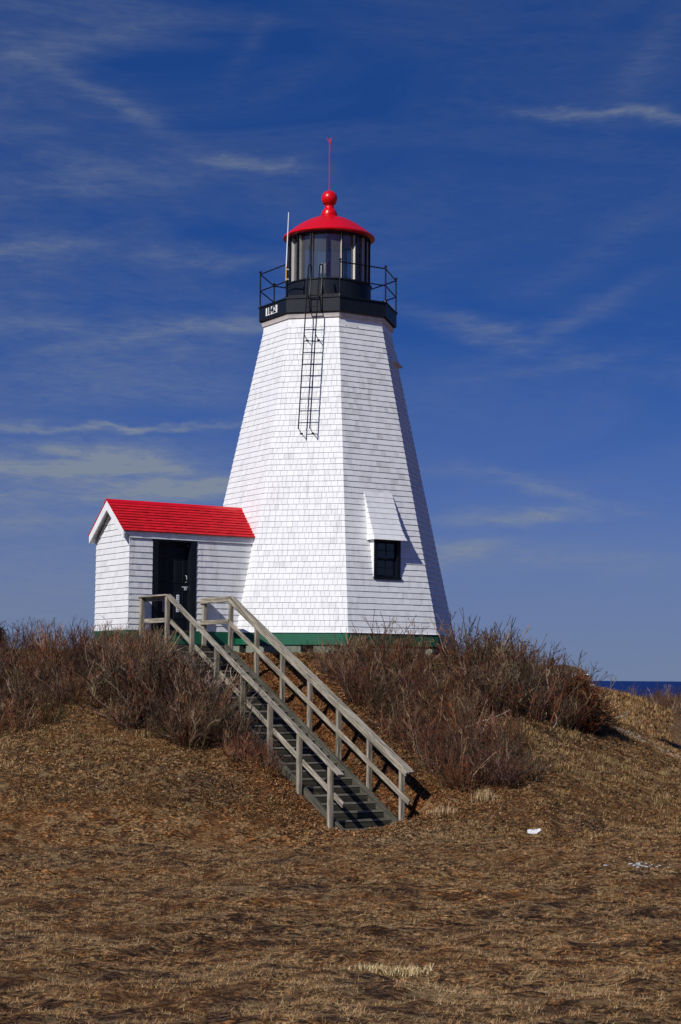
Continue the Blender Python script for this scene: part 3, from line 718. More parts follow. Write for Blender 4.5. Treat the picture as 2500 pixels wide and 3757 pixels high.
def hood(N, T, WC, zt, zb_, wv, par, vis=True):
    hd = None
    nC = max(3, int(round((zt-zb_)/0.135))); prev = []
    cheeks = MB(); 
    def prof(z):
        f = (zt-z)/(zt-zb_); v0 = rad(zt)*CA+0.01; v1 = wv+0.11
        base = v0+(v1-v0)*f; flare = 0.035*max(0, (f-0.72)/0.28)**1.5-0.012*math.sin(f*math.pi)
        return base+flare, 0.405+0.03*f+0.035*max(0, (f-0.75)/0.25)**1.5
    for s in (-1, 1):
        poly = []
        zs = [zb_+(zt-zb_)*i/8 for i in range(9)]
        front = [N*(prof(z)[0]-0.004)+T*(WC+s*(prof(z)[1]-0.010))+Z*z for z in zs]
        back = [N*(rad(z)*CA-0.03)+T*(WC+s*(prof(z)[1]-0.010))+Z*z for z in zs]
        for i in range(8): cheeks.prism([back[i], front[i], front[i+1], back[i+1]], T*(-0.015*s), 1.0)
    hd = cheeks.build('window_hood', M_SHINGLE, par)
    MB().prism([N*(prof(zb_)[0]-0.01)+T*(WC-prof(zb_)[1]+0.02)+Z*(zb_+0.004), N*(prof(zb_)[0]-0.01)+T*(WC+prof(zb_)[1]-0.02)+Z*(zb_+0.004),
                N*(rad(zb_)*CA-0.02)+T*(WC+prof(zb_)[1]-0.02)+Z*(zb_+0.004), N*(rad(zb_)*CA-0.02)+T*(WC-prof(zb_)[1]+0.02)+Z*(zb_+0.004)], Z*0.012).build('hood_soffit', M_WHITE, hd)
    rng = random.Random(5)
    for c in range(nC):
        za = zb_+(zt-zb_)*c/nC; zc = min(zb_+(zt-zb_)*(c+1)/nC+0.02, zt)
        va, ha = prof(za); vb, hb = prof(zc)
        x = -ha; xs_ = [x]; x += rng.uniform(0.06, 0.14)
        while x < ha-0.06: xs_.append(x); x += rng.uniform(0.10, 0.19)
        xs_.append(ha)
        for a, d_ in zip(xs_[:-1], xs_[1:]):
            at = -hb if a == xs_[0] else max(a, -hb); dt = hb if d_ == xs_[-1] else min(d_, hb)
            g_ = 0.0014
            vs_ = [N*(va)+T*(WC+a+g_)+Z*za, N*(va)+T*(WC+d_-g_)+Z*za, N*(va+0.013)+T*(WC+d_-g_)+Z*(za+0.001), N*(va+0.013)+T*(WC+a+g_)+Z*(za+0.001),
                   N*(vb-0.008)+T*(WC+at+g_)+Z*zc, N*(vb-0.008)+T*(WC+dt-g_)+Z*zc, N*(vb+0.001)+T*(WC+dt-g_)+Z*zc, N*(vb+0.001)+T*(WC+at+g_)+Z*zc]
            MB().add(vs_, [(0, 1, 5, 4), (3, 7, 6, 2), (0, 3, 2, 1), (4, 5, 6, 7), (0, 4, 7, 3), (1, 2, 6, 5)], rng.uniform(0.93, 1.0)).build('shingle' if vis else 'hood_shingle', M_SHINGLE, hd)
        # cheek courses, proud of the sides
        for s in (-1, 1):
            hx = max(ha, hb)
            a0 = rad(za)*CA; b0 = rad(zc)*CA
            if va-a0 < 0.02: continue
            tA = T*(WC+s*ha)
            vs_ = [N*(a0-0.02)+T*(WC+s*(ha-0.004))+Z*za, N*(va+0.012)+T*(WC+s*(ha-0.004))+Z*za, N*(va+0.012)+T*(WC+s*(ha+0.009))+Z*za, N*(a0-0.02)+T*(WC+s*(ha+0.009))+Z*za,
                   N*(b0-0.02)+T*(WC+s*(hb-0.008))+Z*zc, N*(vb)+T*(WC+s*(hb-0.008))+Z*zc, N*(vb)+T*(WC+s*(hb-0.001))+Z*zc, N*(b0-0.02)+T*(WC+s*(hb-0.001))+Z*zc]
            MB().add(vs_, [(0, 1, 5, 4), (3, 7, 6, 2), (0, 3, 2, 1), (4, 5, 6, 7), (0, 4, 7, 3), (1, 2, 6, 5)], 0.98).build('cheek_shingle', M_SHINGLE, hd)
    return hd
hood(N, T, WC, 3.47, 2.255, WV, LH)
# the second hood, high on the right-hand face
N1, T1 = face_dirs(1)
h2 = hood(N1, T1, 0.30, 7.46, 6.99, rad(6.7)*CA-0.09, LH, False)

# ------------------------------------------------------------------ entrance shed
SH = empty('entrance_shed', "small white shingled entry shed with a red gable roof joined to the lighthouse", 'shed')
HW, UE, ZE, ZR = 0.932, 5.967, 2.151, 3.094
un, nn = Vector((UV[0], UV[1], 0)), Vector((NV[0], NV[1], 0))
D0, D1, DT = 4.21, 5.37, 2.165          # door casing, outer
gz = 2.92
body = MB()
body.prism([W(UE-0.02, -HW+0.02, 0), W(UE-0.02, HW-0.02, 0), W(UE-0.02, HW-0.02, ZE), W(UE-0.02, 0, gz), W(UE-0.02, -HW+0.02, ZE)], -un*0.06)
body.box(W((UE+2.6)/2-0.03, -HW+0.05, ZE/2), (un, nn, Z), ((UE-2.6)/2-0.05, 0.03, ZE/2))
body.box(W((UE+D1)/2-0.02, HW-0.05, ZE/2), (un, nn, Z), ((UE-D1)/2-0.02, 0.03, ZE/2))
body.box(W((2.45+D0)/2, HW-0.05, ZE/2), (un, nn, Z), ((D0-2.45)/2, 0.03, ZE/2))
swall = body.build('shed_wall', M_WHITE, SH)
SC = 0.1405
cands = []
def shed_course(P_of, N, T, x0f, x1f, z0, z1, seed, holes=None, dist=0.0):
    rng = random.Random(seed); a0, a1 = x0f(z0), x1f(z0); b0, b1 = x0f(z1), x1f(z1)
    xb = [a0]; x = a0+rng.uniform(0.05, 0.15)
    while x < a1-0.06: xb.append(x); x += rng.choice([0.10, 0.13, 0.16, 0.18])*rng.uniform(0.85, 1.2)
    xb.append(a1)
    if a1-a0 < 0.05: return
    for a, c_ in zip(xb[:-1], xb[1:]):
        at = b0 if a == xb[0] else max(a, b0); ct = b1 if c_ == xb[-1] else min(c_, b1)
        if ct-at < 0.01: ct = at+0.01
        g_ = 0.0005 if seed >= 300 else 0.0015; th = rng.uniform(0.015, 0.019); tn = rng.uniform(0.92, 1.0) if rng.random() > 0.12 else rng.uniform(0.82, 0.92)
        j = rng.uniform(-0.002, 0.002)
        vs_ = [P_of(a+g_, z0+j, 0), P_of(c_-g_, z0+j, 0), P_of(c_-g_, z0+j, th), P_of(a+g_, z0+j, th),
               P_of(at+g_, z1, -0.006), P_of(ct-g_, z1, -0.006), P_of(ct-g_, z1, 0.0), P_of(at+g_, z1, 0.0)]
        cands.append((c_-a, vs_, tn))
nC = int(ZE/SC)+1
lim = lambda z: 2.2+0.0*z
for c in range(nC):
    z0, z1 = c*SC, min((c+1)*SC+0.018, ZE+0.02)
    if z0 > ZE-0.08: break
    Pf = lambda x, z, o: W(x, HW+o, z)
    inner = lambda z: max((R0-SLP*z)*CA-0.12, 2.3)
    shed_course(Pf, nn, un, lambda z: inner(z), lambda z: D0, z0, z1, 100+c)
    shed_course(Pf, nn, un, lambda z: D1, lambda z: UE+0.012, z0, z1, 200+c)
nG = int(gz/SC)+1
for c in range(nG):
    z0, z1 = c*SC, min((c+1)*SC+0.018, gz+0.05)
    hwf = lambda z: (HW if z <= ZE else max(0.0, HW*(gz+0.09-z)/(gz+0.09-ZE)))+ (0.012 if z <= ZE else 0)
    shed_course(lambda x, z, o: W(UE+o, x, z), un, nn, lambda z: -hwf(z), lambda z: hwf(z), z0, z1, 300+c)
cands.sort(key=lambda q: -q[0])
FS = [(0, 1, 5, 4), (3, 7, 6, 2), (0, 3, 2, 1), (4, 5, 6, 7), (0, 4, 7, 3), (1, 2, 6, 5)]
rest = MB()
for i, (w_, vs_, tn) in enumerate(cands):
    if i < 300: MB().add(vs_, FS, tn).build('shingle', M_SHINGLE, swall)
    else: rest.add(vs_, FS, tn)
# the rear wall, unseen from the front: courses only
for c in range(nC-1):
    z0, z1 = c*SC, (c+1)*SC+0.018
    rest.add([W(2.6, -HW, z0), W(UE, -HW, z0), W(UE, -HW-0.014, z0), W(2.6, -HW-0.014, z0), W(2.6, -HW+0.006, z1), W(UE, -HW+0.006, z1), W(UE, -HW, z1), W(2.6, -HW, z1)], FS, 0.96)
rest.build('shingle_courses', M_SHINGLE, swall)['kind'] = 'stuff'
# corner, base
def ubox(u0, u1, v0, v1, z0, z1, name, m, par=SH):
    return MB().box(W((u0+u1)/2, (v0+v1)/2, (z0+z1)/2), (un, nn, Z), (abs(u1-u0)/2, abs(v1-v0)/2, (z1-z0)/2)).build(name, m, par)
ubox(2.9, UE+0.028, HW-0.05, HW+0.026, -0.31, -0.004, 'green_band', M_GREEN)
ubox(UE-0.03, UE+0.026, -HW-0.02, HW-0.052, -0.31, -0.004, 'green_band', M_GREEN)
ubox(2.9, UE-0.05, -HW-0.026, -HW+0.02, -0.31, -0.004, 'green_band', M_GREEN)
for uu in (5.7, 4.9, 3.6):
    for vv in (-0.75, 0.75): ubox(uu-0.16, uu+0.16, vv-0.12, vv+0.12, -0.75, -0.311, 'foundation_stone', M_STONE)
# frieze: two stepped boards
ubox(2.55, UE+0.012, HW-0.01, HW+0.035, ZE-0.0, 2.235, 'frieze_board', M_WHITE)
ubox(2.55, UE+0.10, HW-0.01, HW+0.052, 2.237, 2.345, 'frieze_board', M_WHITE)
# roof
RU0, RU1 = 2.40, 6.153; EV, EZ = 0.985, 2.318
rsl = MB()
for s in (-1, 1):
    rsl.prism([W(RU1-0.03, s*EV, EZ-0.045), W(RU1-0.03, 0, ZR-0.045), W(RU1-0.03, 0, ZR-0.012), W(RU1-0.03, s*EV, EZ-0.012)], -un*(RU1-0.03-1.75))
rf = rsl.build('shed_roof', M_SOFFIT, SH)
nR = 11; sl = Vector((0, 0, 0))
for s in (1, -1):
    eave = lambda U: W(U, s*(EV+0.03), EZ-0.02); 
    dirv = (nn*(-s*EV)+Z*(ZR-EZ)).normalized(); outn = (nn*s*(ZR-EZ)+Z*EV).normalized(); L = math.hypot(EV+0.03, ZR-EZ+0.02)
    for c in range(nR):
        a = L*c/nR; e = min(L*(c+1)/nR+0.03, L)
        rng = random.Random(500+c+s*50)
        # the tower's slanting face cuts the roof: stop the courses inside it
        vmid = EV*(1-c/nR); zc = EZ+(ZR-EZ)*c/nR
        u_end = rad(zc)*CA-0.10 if abs(vmid) < rad(zc)*SA else (rad(zc)*CA-0.10)
        x = RU1+0.012; first = True
        bks = [RU1+0.012]
        x -= rng.uniform(0.06, 0.16)
        while x > u_end: bks.append(x); x -= rng.choice([0.11, 0.14, 0.17, 0.19])*rng.uniform(0.9, 1.2)
        bks.append(u_end)
        for p, q in zip(bks[:-1], bks[1:]):
            lf = rng.uniform(0.022, 0.030); g_ = 0.0018; jj = rng.uniform(-0.004, 0.004)
            def Q(U, d_, o_): return W(U, s*(EV+0.03), EZ-0.02)+dirv*d_+outn*o_
            vs_ = [Q(q+g_, a+jj, 0.002), Q(p-g_, a+jj, 0.002), Q(p-g_, a+jj, lf+0.004), Q(q+g_, a+jj, lf+0.004), Q(q+g_, e, -0.004), Q(p-g_, e, -0.004), Q(p-g_, e, 0.003), Q(q+g_, e, 0.003)]
            MB().add(vs_, FS, rng.uniform(0.82, 1.05)).build('roof_shingle', M_ROOFSH, rf)
    # ridge cap
    rc = MB(); rc.prism([W(RU1+0.016, 0, ZR+0.035), W(RU1+0.016, s*0.12, ZR-0.055), W(RU1+0.016, s*0.12, ZR-0.080), W(RU1+0.016, 0, ZR+0.012)], -un*(RU1-2.36)); rc.build('ridge_cap', M_RED, rf)
# bargeboards and gable soffit
for s in (1, -1):
    lo, hi = W(RU1, s*(EV+0.0), EZ-0.012), W(RU1, 0, ZR-0.012)
    lo2, hi2 = W(RU1, s*(EV+0.0), EZ-0.20), W(RU1, 0, ZR-0.235)
    mbb = MB(); mbb.prism([lo, hi, hi2, W(RU1, s*(EV-0.11), EZ-0.115), lo2], -un*0.028)
    mbb.build('bargeboard', M_WHITE, SH)
    MB().prism([W(RU1-0.03, s*EV, EZ-0.055), W(RU1-0.03, 0.0, ZR-0.055), W(RU1-0.03, 0.0, ZR-0.075), W(RU1-0.03, s*EV, EZ-0.075)], -un*0.16).build('gable_soffit', M_WHITE, SH)
ubox(5.70, RU1-0.03, -EV+0.0, -HW-0.02, 2.12, 2.30, 'eave_return', M_WHITE)
ubox(2.6, 5.70, -EV+0.0, -HW-0.02, 2.18, 2.30, 'rear_eave_board', M_WHITE)
# door
J = 0.15
ubox(D1-J, D1, HW-0.16, HW+0.022, -0.004, DT, 'door_casing', M_NAVY)
ubox(D0, D0+J, HW-0.16, HW+0.022, -0.004, DT, 'door_casing', M_NAVY)
ubox(D0+J, D1-J, HW-0.16, HW+0.020, DT-0.06, DT-0.002, 'door_head', M_NAVY)
ubox(D0+J, D1-J, HW-0.18, HW+0.05, -0.05, 0.01, 'door_threshold', M_TREAD)
DV = HW-0.165
door = ubox(D0+J+0.002, D1-J-0.002, DV-0.04, DV, 0.012, DT-0.062, 'door', M_NAVY)
def dpanel(u0, u1, z0, z1):
    m = MB(); 
    o4 = [W(u0, DV, z0), W(u1, DV, z0), W(u1, DV, z1), W(u0, DV, z1)]
    w1 = 0.018; i4 = [W(u0+w1, DV+0.012, z0+w1), W(u1-w1, DV+0.012, z0+w1), W(u1-w1, DV+0.012, z1-w1), W(u0+w1, DV+0.012, z1-w1)]
    w2 = 0.04; j4 = [W(u0+w2, DV+0.001, z0+w2), W(u1-w2, DV+0.001, z0+w2), W(u1-w2, DV+0.001, z1-w2), W(u0+w2, DV+0.001, z1-w2)]
    w3 = 0.06; k4 = [W(u0+w3, DV+0.009, z0+w3), W(u1-w3, DV+0.009, z0+w3), W(u1-w3, DV+0.009, z1-w3), W(u0+w3, DV+0.009, z1-w3)]
    vs_ = o4+i4+j4+k4; fs = []
    for r in range(3):
        for i in range(4): fs.append((r*4+i, r*4+(i+1) % 4, r*4+4+(i+1) % 4, r*4+4+i))
    fs.append((12, 13, 14, 15)); m.add(vs_, fs); return m.build('door_panel', M_NAVY, door)
for (p, q) in ((4.46, 4.73), (4.85, 5.12)):
    dpanel(p, q, 1.13, 1.71); dpanel(p, q, 0.28, 0.92); dpanel(p, q, 1.80, 2.03)
MB().tube([W(4.405, DV, 1.32), W(4.405, DV+0.05, 1.31), W(4.400, DV+0.055, 1.24), W(4.405, DV+0.05, 1.17), W(4.405, DV, 1.16)], 0.011, 8).build('door_handle', M_STEEL, door, smooth=True)
hs = ubox(4.30, 4.50, DV+0.002, DV+0.02, 1.035, 1.065, 'hasp', M_STEEL, door)
MB().box(W(4.42, DV+0.03, 1.005), (un, nn, Z), (0.03, 0.012, 0.03)).build('padlock', M_STEEL, door)
v1 = ubox(4.945, 5.015, DV+0.013, DV+0.022, 0.45, 0.80, 'vent_plate', M_STEEL, door)
for i in range(7): ubox(4.958, 5.002, DV+0.0225, DV+0.0245, 0.475+i*0.046, 0.475+i*0.046+0.026, 'vent_slot', M_DARKIN, door)
v2 = ubox(4.58, 4.65, DV+0.013, DV+0.022, 0.45, 0.86, 'vent_plate', M_FIBRE, door)
for i in range(8): ubox(4.593, 4.637, DV+0.0225, DV+0.0245, 0.475+i*0.048, 0.475+i*0.048+0.012, 'vent_slot', M_DARKIN, door)
ubox(D0+0.1, D1-0.1, DV-0.9, DV-0.88, 0, DT, 'dark_lining', M_DARKIN)

# ------------------------------------------------------------------ timber stairs
ST = empty('timber_stairs', "long weathered grey timber stairs with handrails climbing the mound to the shed door", 'stairs')
D_ = Vector((NV[0], NV[1], 0)); Pp = Vector((UV[0], UV[1], 0))      # descending direction, and across towards the shed's outer end
OL = Vector((-3.590, -4.965, 0)); SW = 1.638; SLOPE = -0.4932
def S(t, q, z): return OL+D_*t-Pp*q+Z*z           # q = 0 left rail, SW right rail
def pitchz(t): return -0.36+SLOPE*max(t, 0)
TR = 0.2903; NT = 25
def rail_top(t): return 0.784-0.019+SLOPE*max(t, 0)*1.0
# stringers
rr = random.Random(3)
for q in (0.13, SW-0.13):
    p0 = S(-0.02, q, -0.36-0.09); p1 = S(7.42, q, -0.36+SLOPE*7.42-0.09)
    beam_ob('stringer', p0, p1, 0.075, 0.27, M_WOODG, ST)
# treads and risers
for k in range(1, NT+1):
    t = k*TR; zt = -0.36-k*TR*0.4932+0.0; q0, q1 = 0.17, SW-0.17
    beam_ob('tread', S(t-0.135, q0, zt-0.02), S(t-0.135, q1, zt-0.02), 0.285, 0.036, M_TREAD, ST)
    beam_ob('tread_nosing', S(t+0.017, q0+0.002, zt-0.0195), S(t+0.017, q1-0.002, zt-0.0195), 0.018, 0.037, M_WORN, ST)
    beam_ob('riser', S(t-0.27, q0, zt+0.045), S(t-0.27, q1, zt+0.045), 0.022, 0.092, M_TREAD, ST)
beam_ob('riser', S(NT*TR-0.0, 0.17, -0.36-NT*TR*0.4932-0.11), S(NT*TR-0.0, SW-0.17, -0.36-NT*TR*0.4932-0.11), 0.022, 0.14, M_TREAD, ST)
# landing deck
nb_ = 9; t0d = -1.40
for i in range(nb_):
    t = t0d+0.07+i*(1.40/nb_); z = -0.378+rr.uniform(-.002, .002)
    beam_ob('deck_board', S(t, 0.06, z), S(t, SW-0.06, z), 0.148, 0.036, M_WOODG, ST)
for q in (0.08, SW-0.08): beam_ob('deck_joist', S(t0d, q, -0.49), S(-0.02, q, -0.49), 0.045, 0.18, M_WOODG, ST)
beam_ob('deck_joist', S(-0.04, 0.1, -0.50), S(-0.04, SW-0.1, -0.50), 0.045, 0.18, M_WOODG, ST)
# skirt of upright boards under the landing, on the far left
for i in range(11):
    t = t0d+0.08+i*0.125; gz_ = float(terrain(S(t, 0, 0).x, S(t, 0, 0).y))-0.25
    beam_ob('skirt_board', S(t, 0.045, gz_), S(t, 0.045, -0.58+rr.uniform(-.02, .02)), 0.095, 0.02, M_PALEWOOD, ST, up=Pp)
for i in range(3):
    q = 0.2+i*0.13
    beam_ob('skirt_board', S(0.0, q, -1.1), S(0.0, q, -0.60), 0.10, 0.02, M_PALEWOOD, ST, up=D_)
posts = [-1.33, 0.0]+[0.07+1.169*i for i in range(1, 7)]
posts[1] = 0.0
for q in (0.0, SW):
    for t in posts:
        p = S(t, q, 0); gz_ = float(terrain(p.x, p.y)) - 0.3; zt = rail_top(t)-0.02-(0.045*0.49 if t > 0.01 else 0)
        beam_ob('post', (p.x, p.y, gz_), (p.x, p.y, zt), 0.092, 0.092, M_WOOD, ST, up=D_)
    sg = 1 if q == 0 else -1                       # inner side
    # cap rails and the boards on edge below them
    zt = rail_top(0)
    beam_ob('handrail', S(-1.44, q, zt), S(0.03, q, zt), 0.145, 0.038, M_WOOD, ST)
    segs = [0.0, 2.41, 4.74, 7.455] if q == 0 else [0.0, 3.575, 7.43]
    for a, c in zip(segs[:-1], segs[1:]):
        beam_ob('handrail', S(a+0.004, q, rail_top(a)+0.001), S(c-0.002, q, rail_top(c)), 0.145, 0.038, M_WOOD, ST)
    qi = q+sg*0.066
    beam_ob('rail_board', S(-1.40, qi, zt-0.068), S(-0.01, qi, zt-0.068), 0.038, 0.092, M_WOOD, ST)
    beam_ob('rail_board', S(0.0, qi, zt-0.072), S(7.35, qi, rail_top(7.35)-0.072), 0.036, 0.092, M_WOOD, ST)
    beam_ob('mid_rail', S(-1.38, qi, zt-0.565), S(0.03, qi, zt-0.565), 0.038, 0.105, M_WOOD, ST)
    beam_ob('mid_rail', S(0.06, qi, zt-0.60), S(7.45, qi, rail_top(7.45)-0.565), 0.037, 0.105, M_WOOD, ST)

# ------------------------------------------------------------------ bare rose shrubs
PAL = np.array([(0.095, 0.056, 0.034), (0.040, 0.027, 0.019), (0.13, 0.072, 0.038), (0.17, 0.068, 0.032), (0.24, 0.175, 0.11), (0.055, 0.042, 0.036), (0.12, 0.092, 0.048), (0.30, 0.23, 0.16), (0.13, 0.040, 0.020)])
class TubeSet:
    def __init__(s): s.v = []; s.f = []; s.c = []; s.n = 0
    def tube(s, pts, rads, col):
        k = len(pts); pts = np.asarray(pts)
        d = pts[-1]-pts[0]; d = d/(np.linalg.norm(d)+1e-9)
        a = np.cross(d, [0.3, 0.9, 0.1]); a /= np.linalg.norm(a)+1e-9; c = np.cross(d, a)
        ang = np.array([0, 2.094, 4.189]); ring = np.cos(ang)[:, None]*a+np.sin(ang)[:, None]*c
        V = (pts[:, None, :]+ring[None]*np.asarray(rads)[:, None, None]).reshape(-1, 3)
        o = s.n
        for i in range(k-1):
            for j in range(3):
                j2 = (j+1) % 3; s.f.append((o+i*3+j, o+i*3+j2, o+i*3+3+j2, o+i*3+3+j))
        s.v.append(V); s.n += len(V); s.c.append(np.repeat(np.asarray(col)[None], len(V), 0))
    def mesh(s, name, m):
        V = np.concatenate(s.v).astype(np.float32); Cc = np.concatenate(s.c)
        me = bpy.data.meshes.new(name); me.from_pydata(V.tolist(), [], s.f); me.materials.append(m)
        a = me.attributes.new('col', 'FLOAT_COLOR', 'POINT'); a.data.foreach_set('color', np.concatenate([Cc, np.ones((len(V), 1))], 1).astype(np.float32).ravel())
        me.update(); return me
def grow(rng, start, dirv, length, segs, wander, upw):
    pts = [np.array(start, float)]; d = np.array(dirv, float); d /= np.linalg.norm(d)
    for i in range(segs):
        d = d+rng.normal(0, wander, 3)+np.array([0, 0, upw]); d /= np.linalg.norm(d)
        pts.append(pts[-1]+d*length/segs)
    return pts
def make_shrub(seed, nst=34, h=1.15, spread=0.42, foot=0.30, twigd=0.95, thick=1.15):
    rng = np.random.default_rng(seed); A = TubeSet(); B = TubeSet(); tips = []
    for i in range(nst):
        th = rng.uniform(0, 2*math.pi); r0 = foot*math.sqrt(rng.random())
        lean = rng.uniform(0.05, spread*1.6)*(0.4+r0/foot*0.8)
        col = PAL[rng.choice(len(PAL), p=[.2, .19, .15, .12, .05, .12, .09, .015, .065])]*rng.uniform(0.75, 1.35)
        L = h*rng.uniform(0.55, 1.12)
        p = grow(rng, (r0*math.cos(th), r0*math.sin(th), -0.12), (math.cos(th)*lean, math.sin(th)*lean, 1), L, 6, 0.19, 0.05)
        rs = np.linspace(0.0085, 0.004, 7)*thick*rng.uniform(0.8, 1.3); A.tube(p, rs, col); tips.append(p[-1])
        nbr = int(rng.integers(4, 8)*twigd)
        for j in range(nbr):
            i0 = rng.integers(1, 6); q = p[i0]; ph_ = rng.uniform(0, 2*math.pi); base = p[i0+1]-p[i0]; base = base/np.linalg.norm(base)
            dv = base*0.9+np.array([math.cos(ph_), math.sin(ph_), 0.1])*rng.uniform(0.7, 1.5)
            L2 = L*rng.uniform(0.18, 0.42)*(1.25-i0/7); c2_ = col*rng.uniform(0.85, 1.3)
            p2 = grow(rng, q, dv, L2, 4, 0.2, 0.10); B.tube(p2, np.linspace(0.0048, 0.0026, 5)*thick, c2_); tips.append(p2[-1])
            for m_ in range(int(rng.integers(2, 4)*twigd)):
                i1 = rng.integers(1, 4); ph_ = rng.uniform(0, 2*math.pi); bb = p2[i1+1]-p2[i1]; bb = bb/np.linalg.norm(bb)
                dv = bb*0.8+np.array([math.cos(ph_), math.sin(ph_), 0.3])*rng.uniform(0.5, 1.1)
                p3 = grow(rng, p2[i1], dv, L2*rng.uniform(0.3, 0.65), 2, 0.22, 0.08); B.tube(p3, np.linspace(0.0034, 0.0018, 3)*thick, c2_*rng.uniform(0.9, 1.25))
    for t_ in tips:          # swollen buds and dried hips at the tips
        if rng.random() < 0.16:
            r = rng.uniform(0.008, 0.014); t_ = np.array(t_)
            B.tube([t_-[0, 0, r], t_, t_+[0, 0, r*1.3]], [r*0.4, r, r*0.35], (0.05, 0.02, 0.015))
    return A.mesh('rose_stems', M_TWIG), B.mesh('rose_twigs', M_TWIG)
VAR = [make_shrub(11, 36, 1.15, .50, .34), make_shrub(12, 32, 1.25, .6, .30), make_shrub(13, 42, 1.0, .46, .42), make_shrub(14, 30, 1.3, .52, .26),
       make_shrub(15, 36, 1.1, .7, .30), make_shrub(16, 46, 1.15, .55, .40)]
VASE = make_shrub(21, 46, 1.35, .95, .14, 1.1, 1.1)
THIN = make_shrub(22, 12, 1.0, .5, .22, 1.3, 0.9)
def inside(p, poly):
    x, y = p; c = False; n = len(poly)
    for i in range(n):
        x1, y1 = poly[i]; x2, y2 = poly[(i+1) % n]
        if (y1 > y) != (y2 > y) and x < (x2-x1)*(y-y1)/(y2-y1)+x1: c = not c
    return c
def stairs_clear(x, y, m=0.25):
    px, py = x-OL.x, y-OL.y; t = px*NV[0]+py*NV[1]; q = -(px*UV[0]+py*UV[1])
    return not (-1.6 < t < 7.9 and -m < q < SW+m)
srng = random.Random(99)
TONES = [("reddish brown", (1.25, 0.96, 0.84)), ("grey brown", (1.05, 1.06, 1.02)), ("dark brown", (0.86, 0.79, 0.71)), ("tawny brown", (1.35, 1.2, 0.95))]
def shrub(x, y, sc, var, label, group, sz=1.0, name='rose_shrub', rot=None, tone=None):
    z = float(terrain(x, y)); st, tw = var
    o = bpy.data.objects.new(name, st); t = bpy.data.objects.new('twigs', tw); COL.objects.link(o); COL.objects.link(t); t.parent = o
    t['kind'] = 'stuff'
    o.location = (x, y, z); o.rotation_euler = (srng.uniform(-.08, .08), srng.uniform(-.08, .08), srng.uniform(0, 6.28) if rot is None else rot); o.scale = (sc, sc, sc*sz)
    if tone is None: tone = 2
    nm_, c_ = TONES[tone]; k_ = srng.uniform(0.8, 1.15)
    for q_ in (o, t): q_.color = (c_[0]*k_, c_[1]*k_, c_[2]*k_, 1)
    return tag(o, label.replace('@', nm_), 'shrub', group and group.replace('@', nm_))
def thicket(poly, spacing, scf, label, group, variants=VAR, maxn=80, clear=0.25, tones=(0, 1, 2, 3), holes=()):
    xs_ = [p[0] for p in poly]; ys_ = [p[1] for p in poly]; got = []
    for _ in range(4000):
        x, y = srng.uniform(min(xs_), max(xs_)), srng.uniform(min(ys_), max(ys_))
        if not inside((x, y), poly) or not stairs_clear(x, y, clear): continue
        if math.hypot(x, y) < R0+0.35: continue
        if any((x-a)**2+(y-b_)**2 < spacing**2 for a, b_ in got): continue
        if any(math.hypot((x-hx_)/rx_, (y-hy_)/ry_) < 1 for hx_, hy_, rx_, ry_ in holes): continue
        got.append((x, y)); shrub(x, y, scf(x, y)*srng.uniform(0.85, 1.15), srng.choice(variants), label, group, tone=srng.choice(tones))
        if len(got) >= maxn: break
    return got
# left of the shed
thicket([(-11, -3.4), (-5.6, -4.4), (-4.6, -5.6), (-4.6, -6.6), (-11, -6.4)], 0.56, lambda x, y: 0.84*(0.80 if x > -5.6 else 1.0 if x > -6.2 else max(0.45, 1.0-0.26*(-6.2-x))),
        "@ bare rose shrub on the crest of the mound left of the shed", "@ bare shrubs on the crest left of the shed", tones=(0, 2, 2, 3))
thicket([(-11, -6.4), (-4.6, -6.6), (-4.6, -8.2), (-5.4, -8.9), (-11, -9.0)], 0.50, lambda x, y: 0.66,
        "low @ bare shrub at the lower edge of the left thicket, above the grass", "low @ bare shrubs at the foot of the left thicket", tones=(1, 2, 3))
# beside the left stair rail: one rounded clump, and lower brush under the landing
thicket([(-4.4, -7.0), (-3.3, -6.9), (-2.2, -8.3), (-1.7, -9.0), (-2.6, -9.5), (-4.0, -9.0)], 0.40, lambda x, y: 1.02 if y > -8.6 else 0.80,
        "@ shrub in the rounded clump against the left stair rail", "@ shrubs in the rounded clump left of the stairs", clear=0.10, tones=(1, 1, 2))
thicket([(-4.8, -4.9), (-3.9, -5.1), (-3.0, -6.5), (-3.4, -7.0), (-5.0, -6.8)], 0.44, lambda x, y: 0.60 if y > -6 else 0.74,
        "@ bare shrub in front of the landing posts below the shed", "@ bare shrubs below the landing", clear=0.10, tones=(0, 0, 2, 3))
thicket([(-1.6, -8.8), (-0.9, -9.6), (-1.6, -9.9), (-2.2, -9.5)], 0.38, lambda x, y: 0.50,
        "low @ bush beside the lower part of the left stair rail", "low @ bushes beside the lower left rail", clear=0.06, tones=(0,))
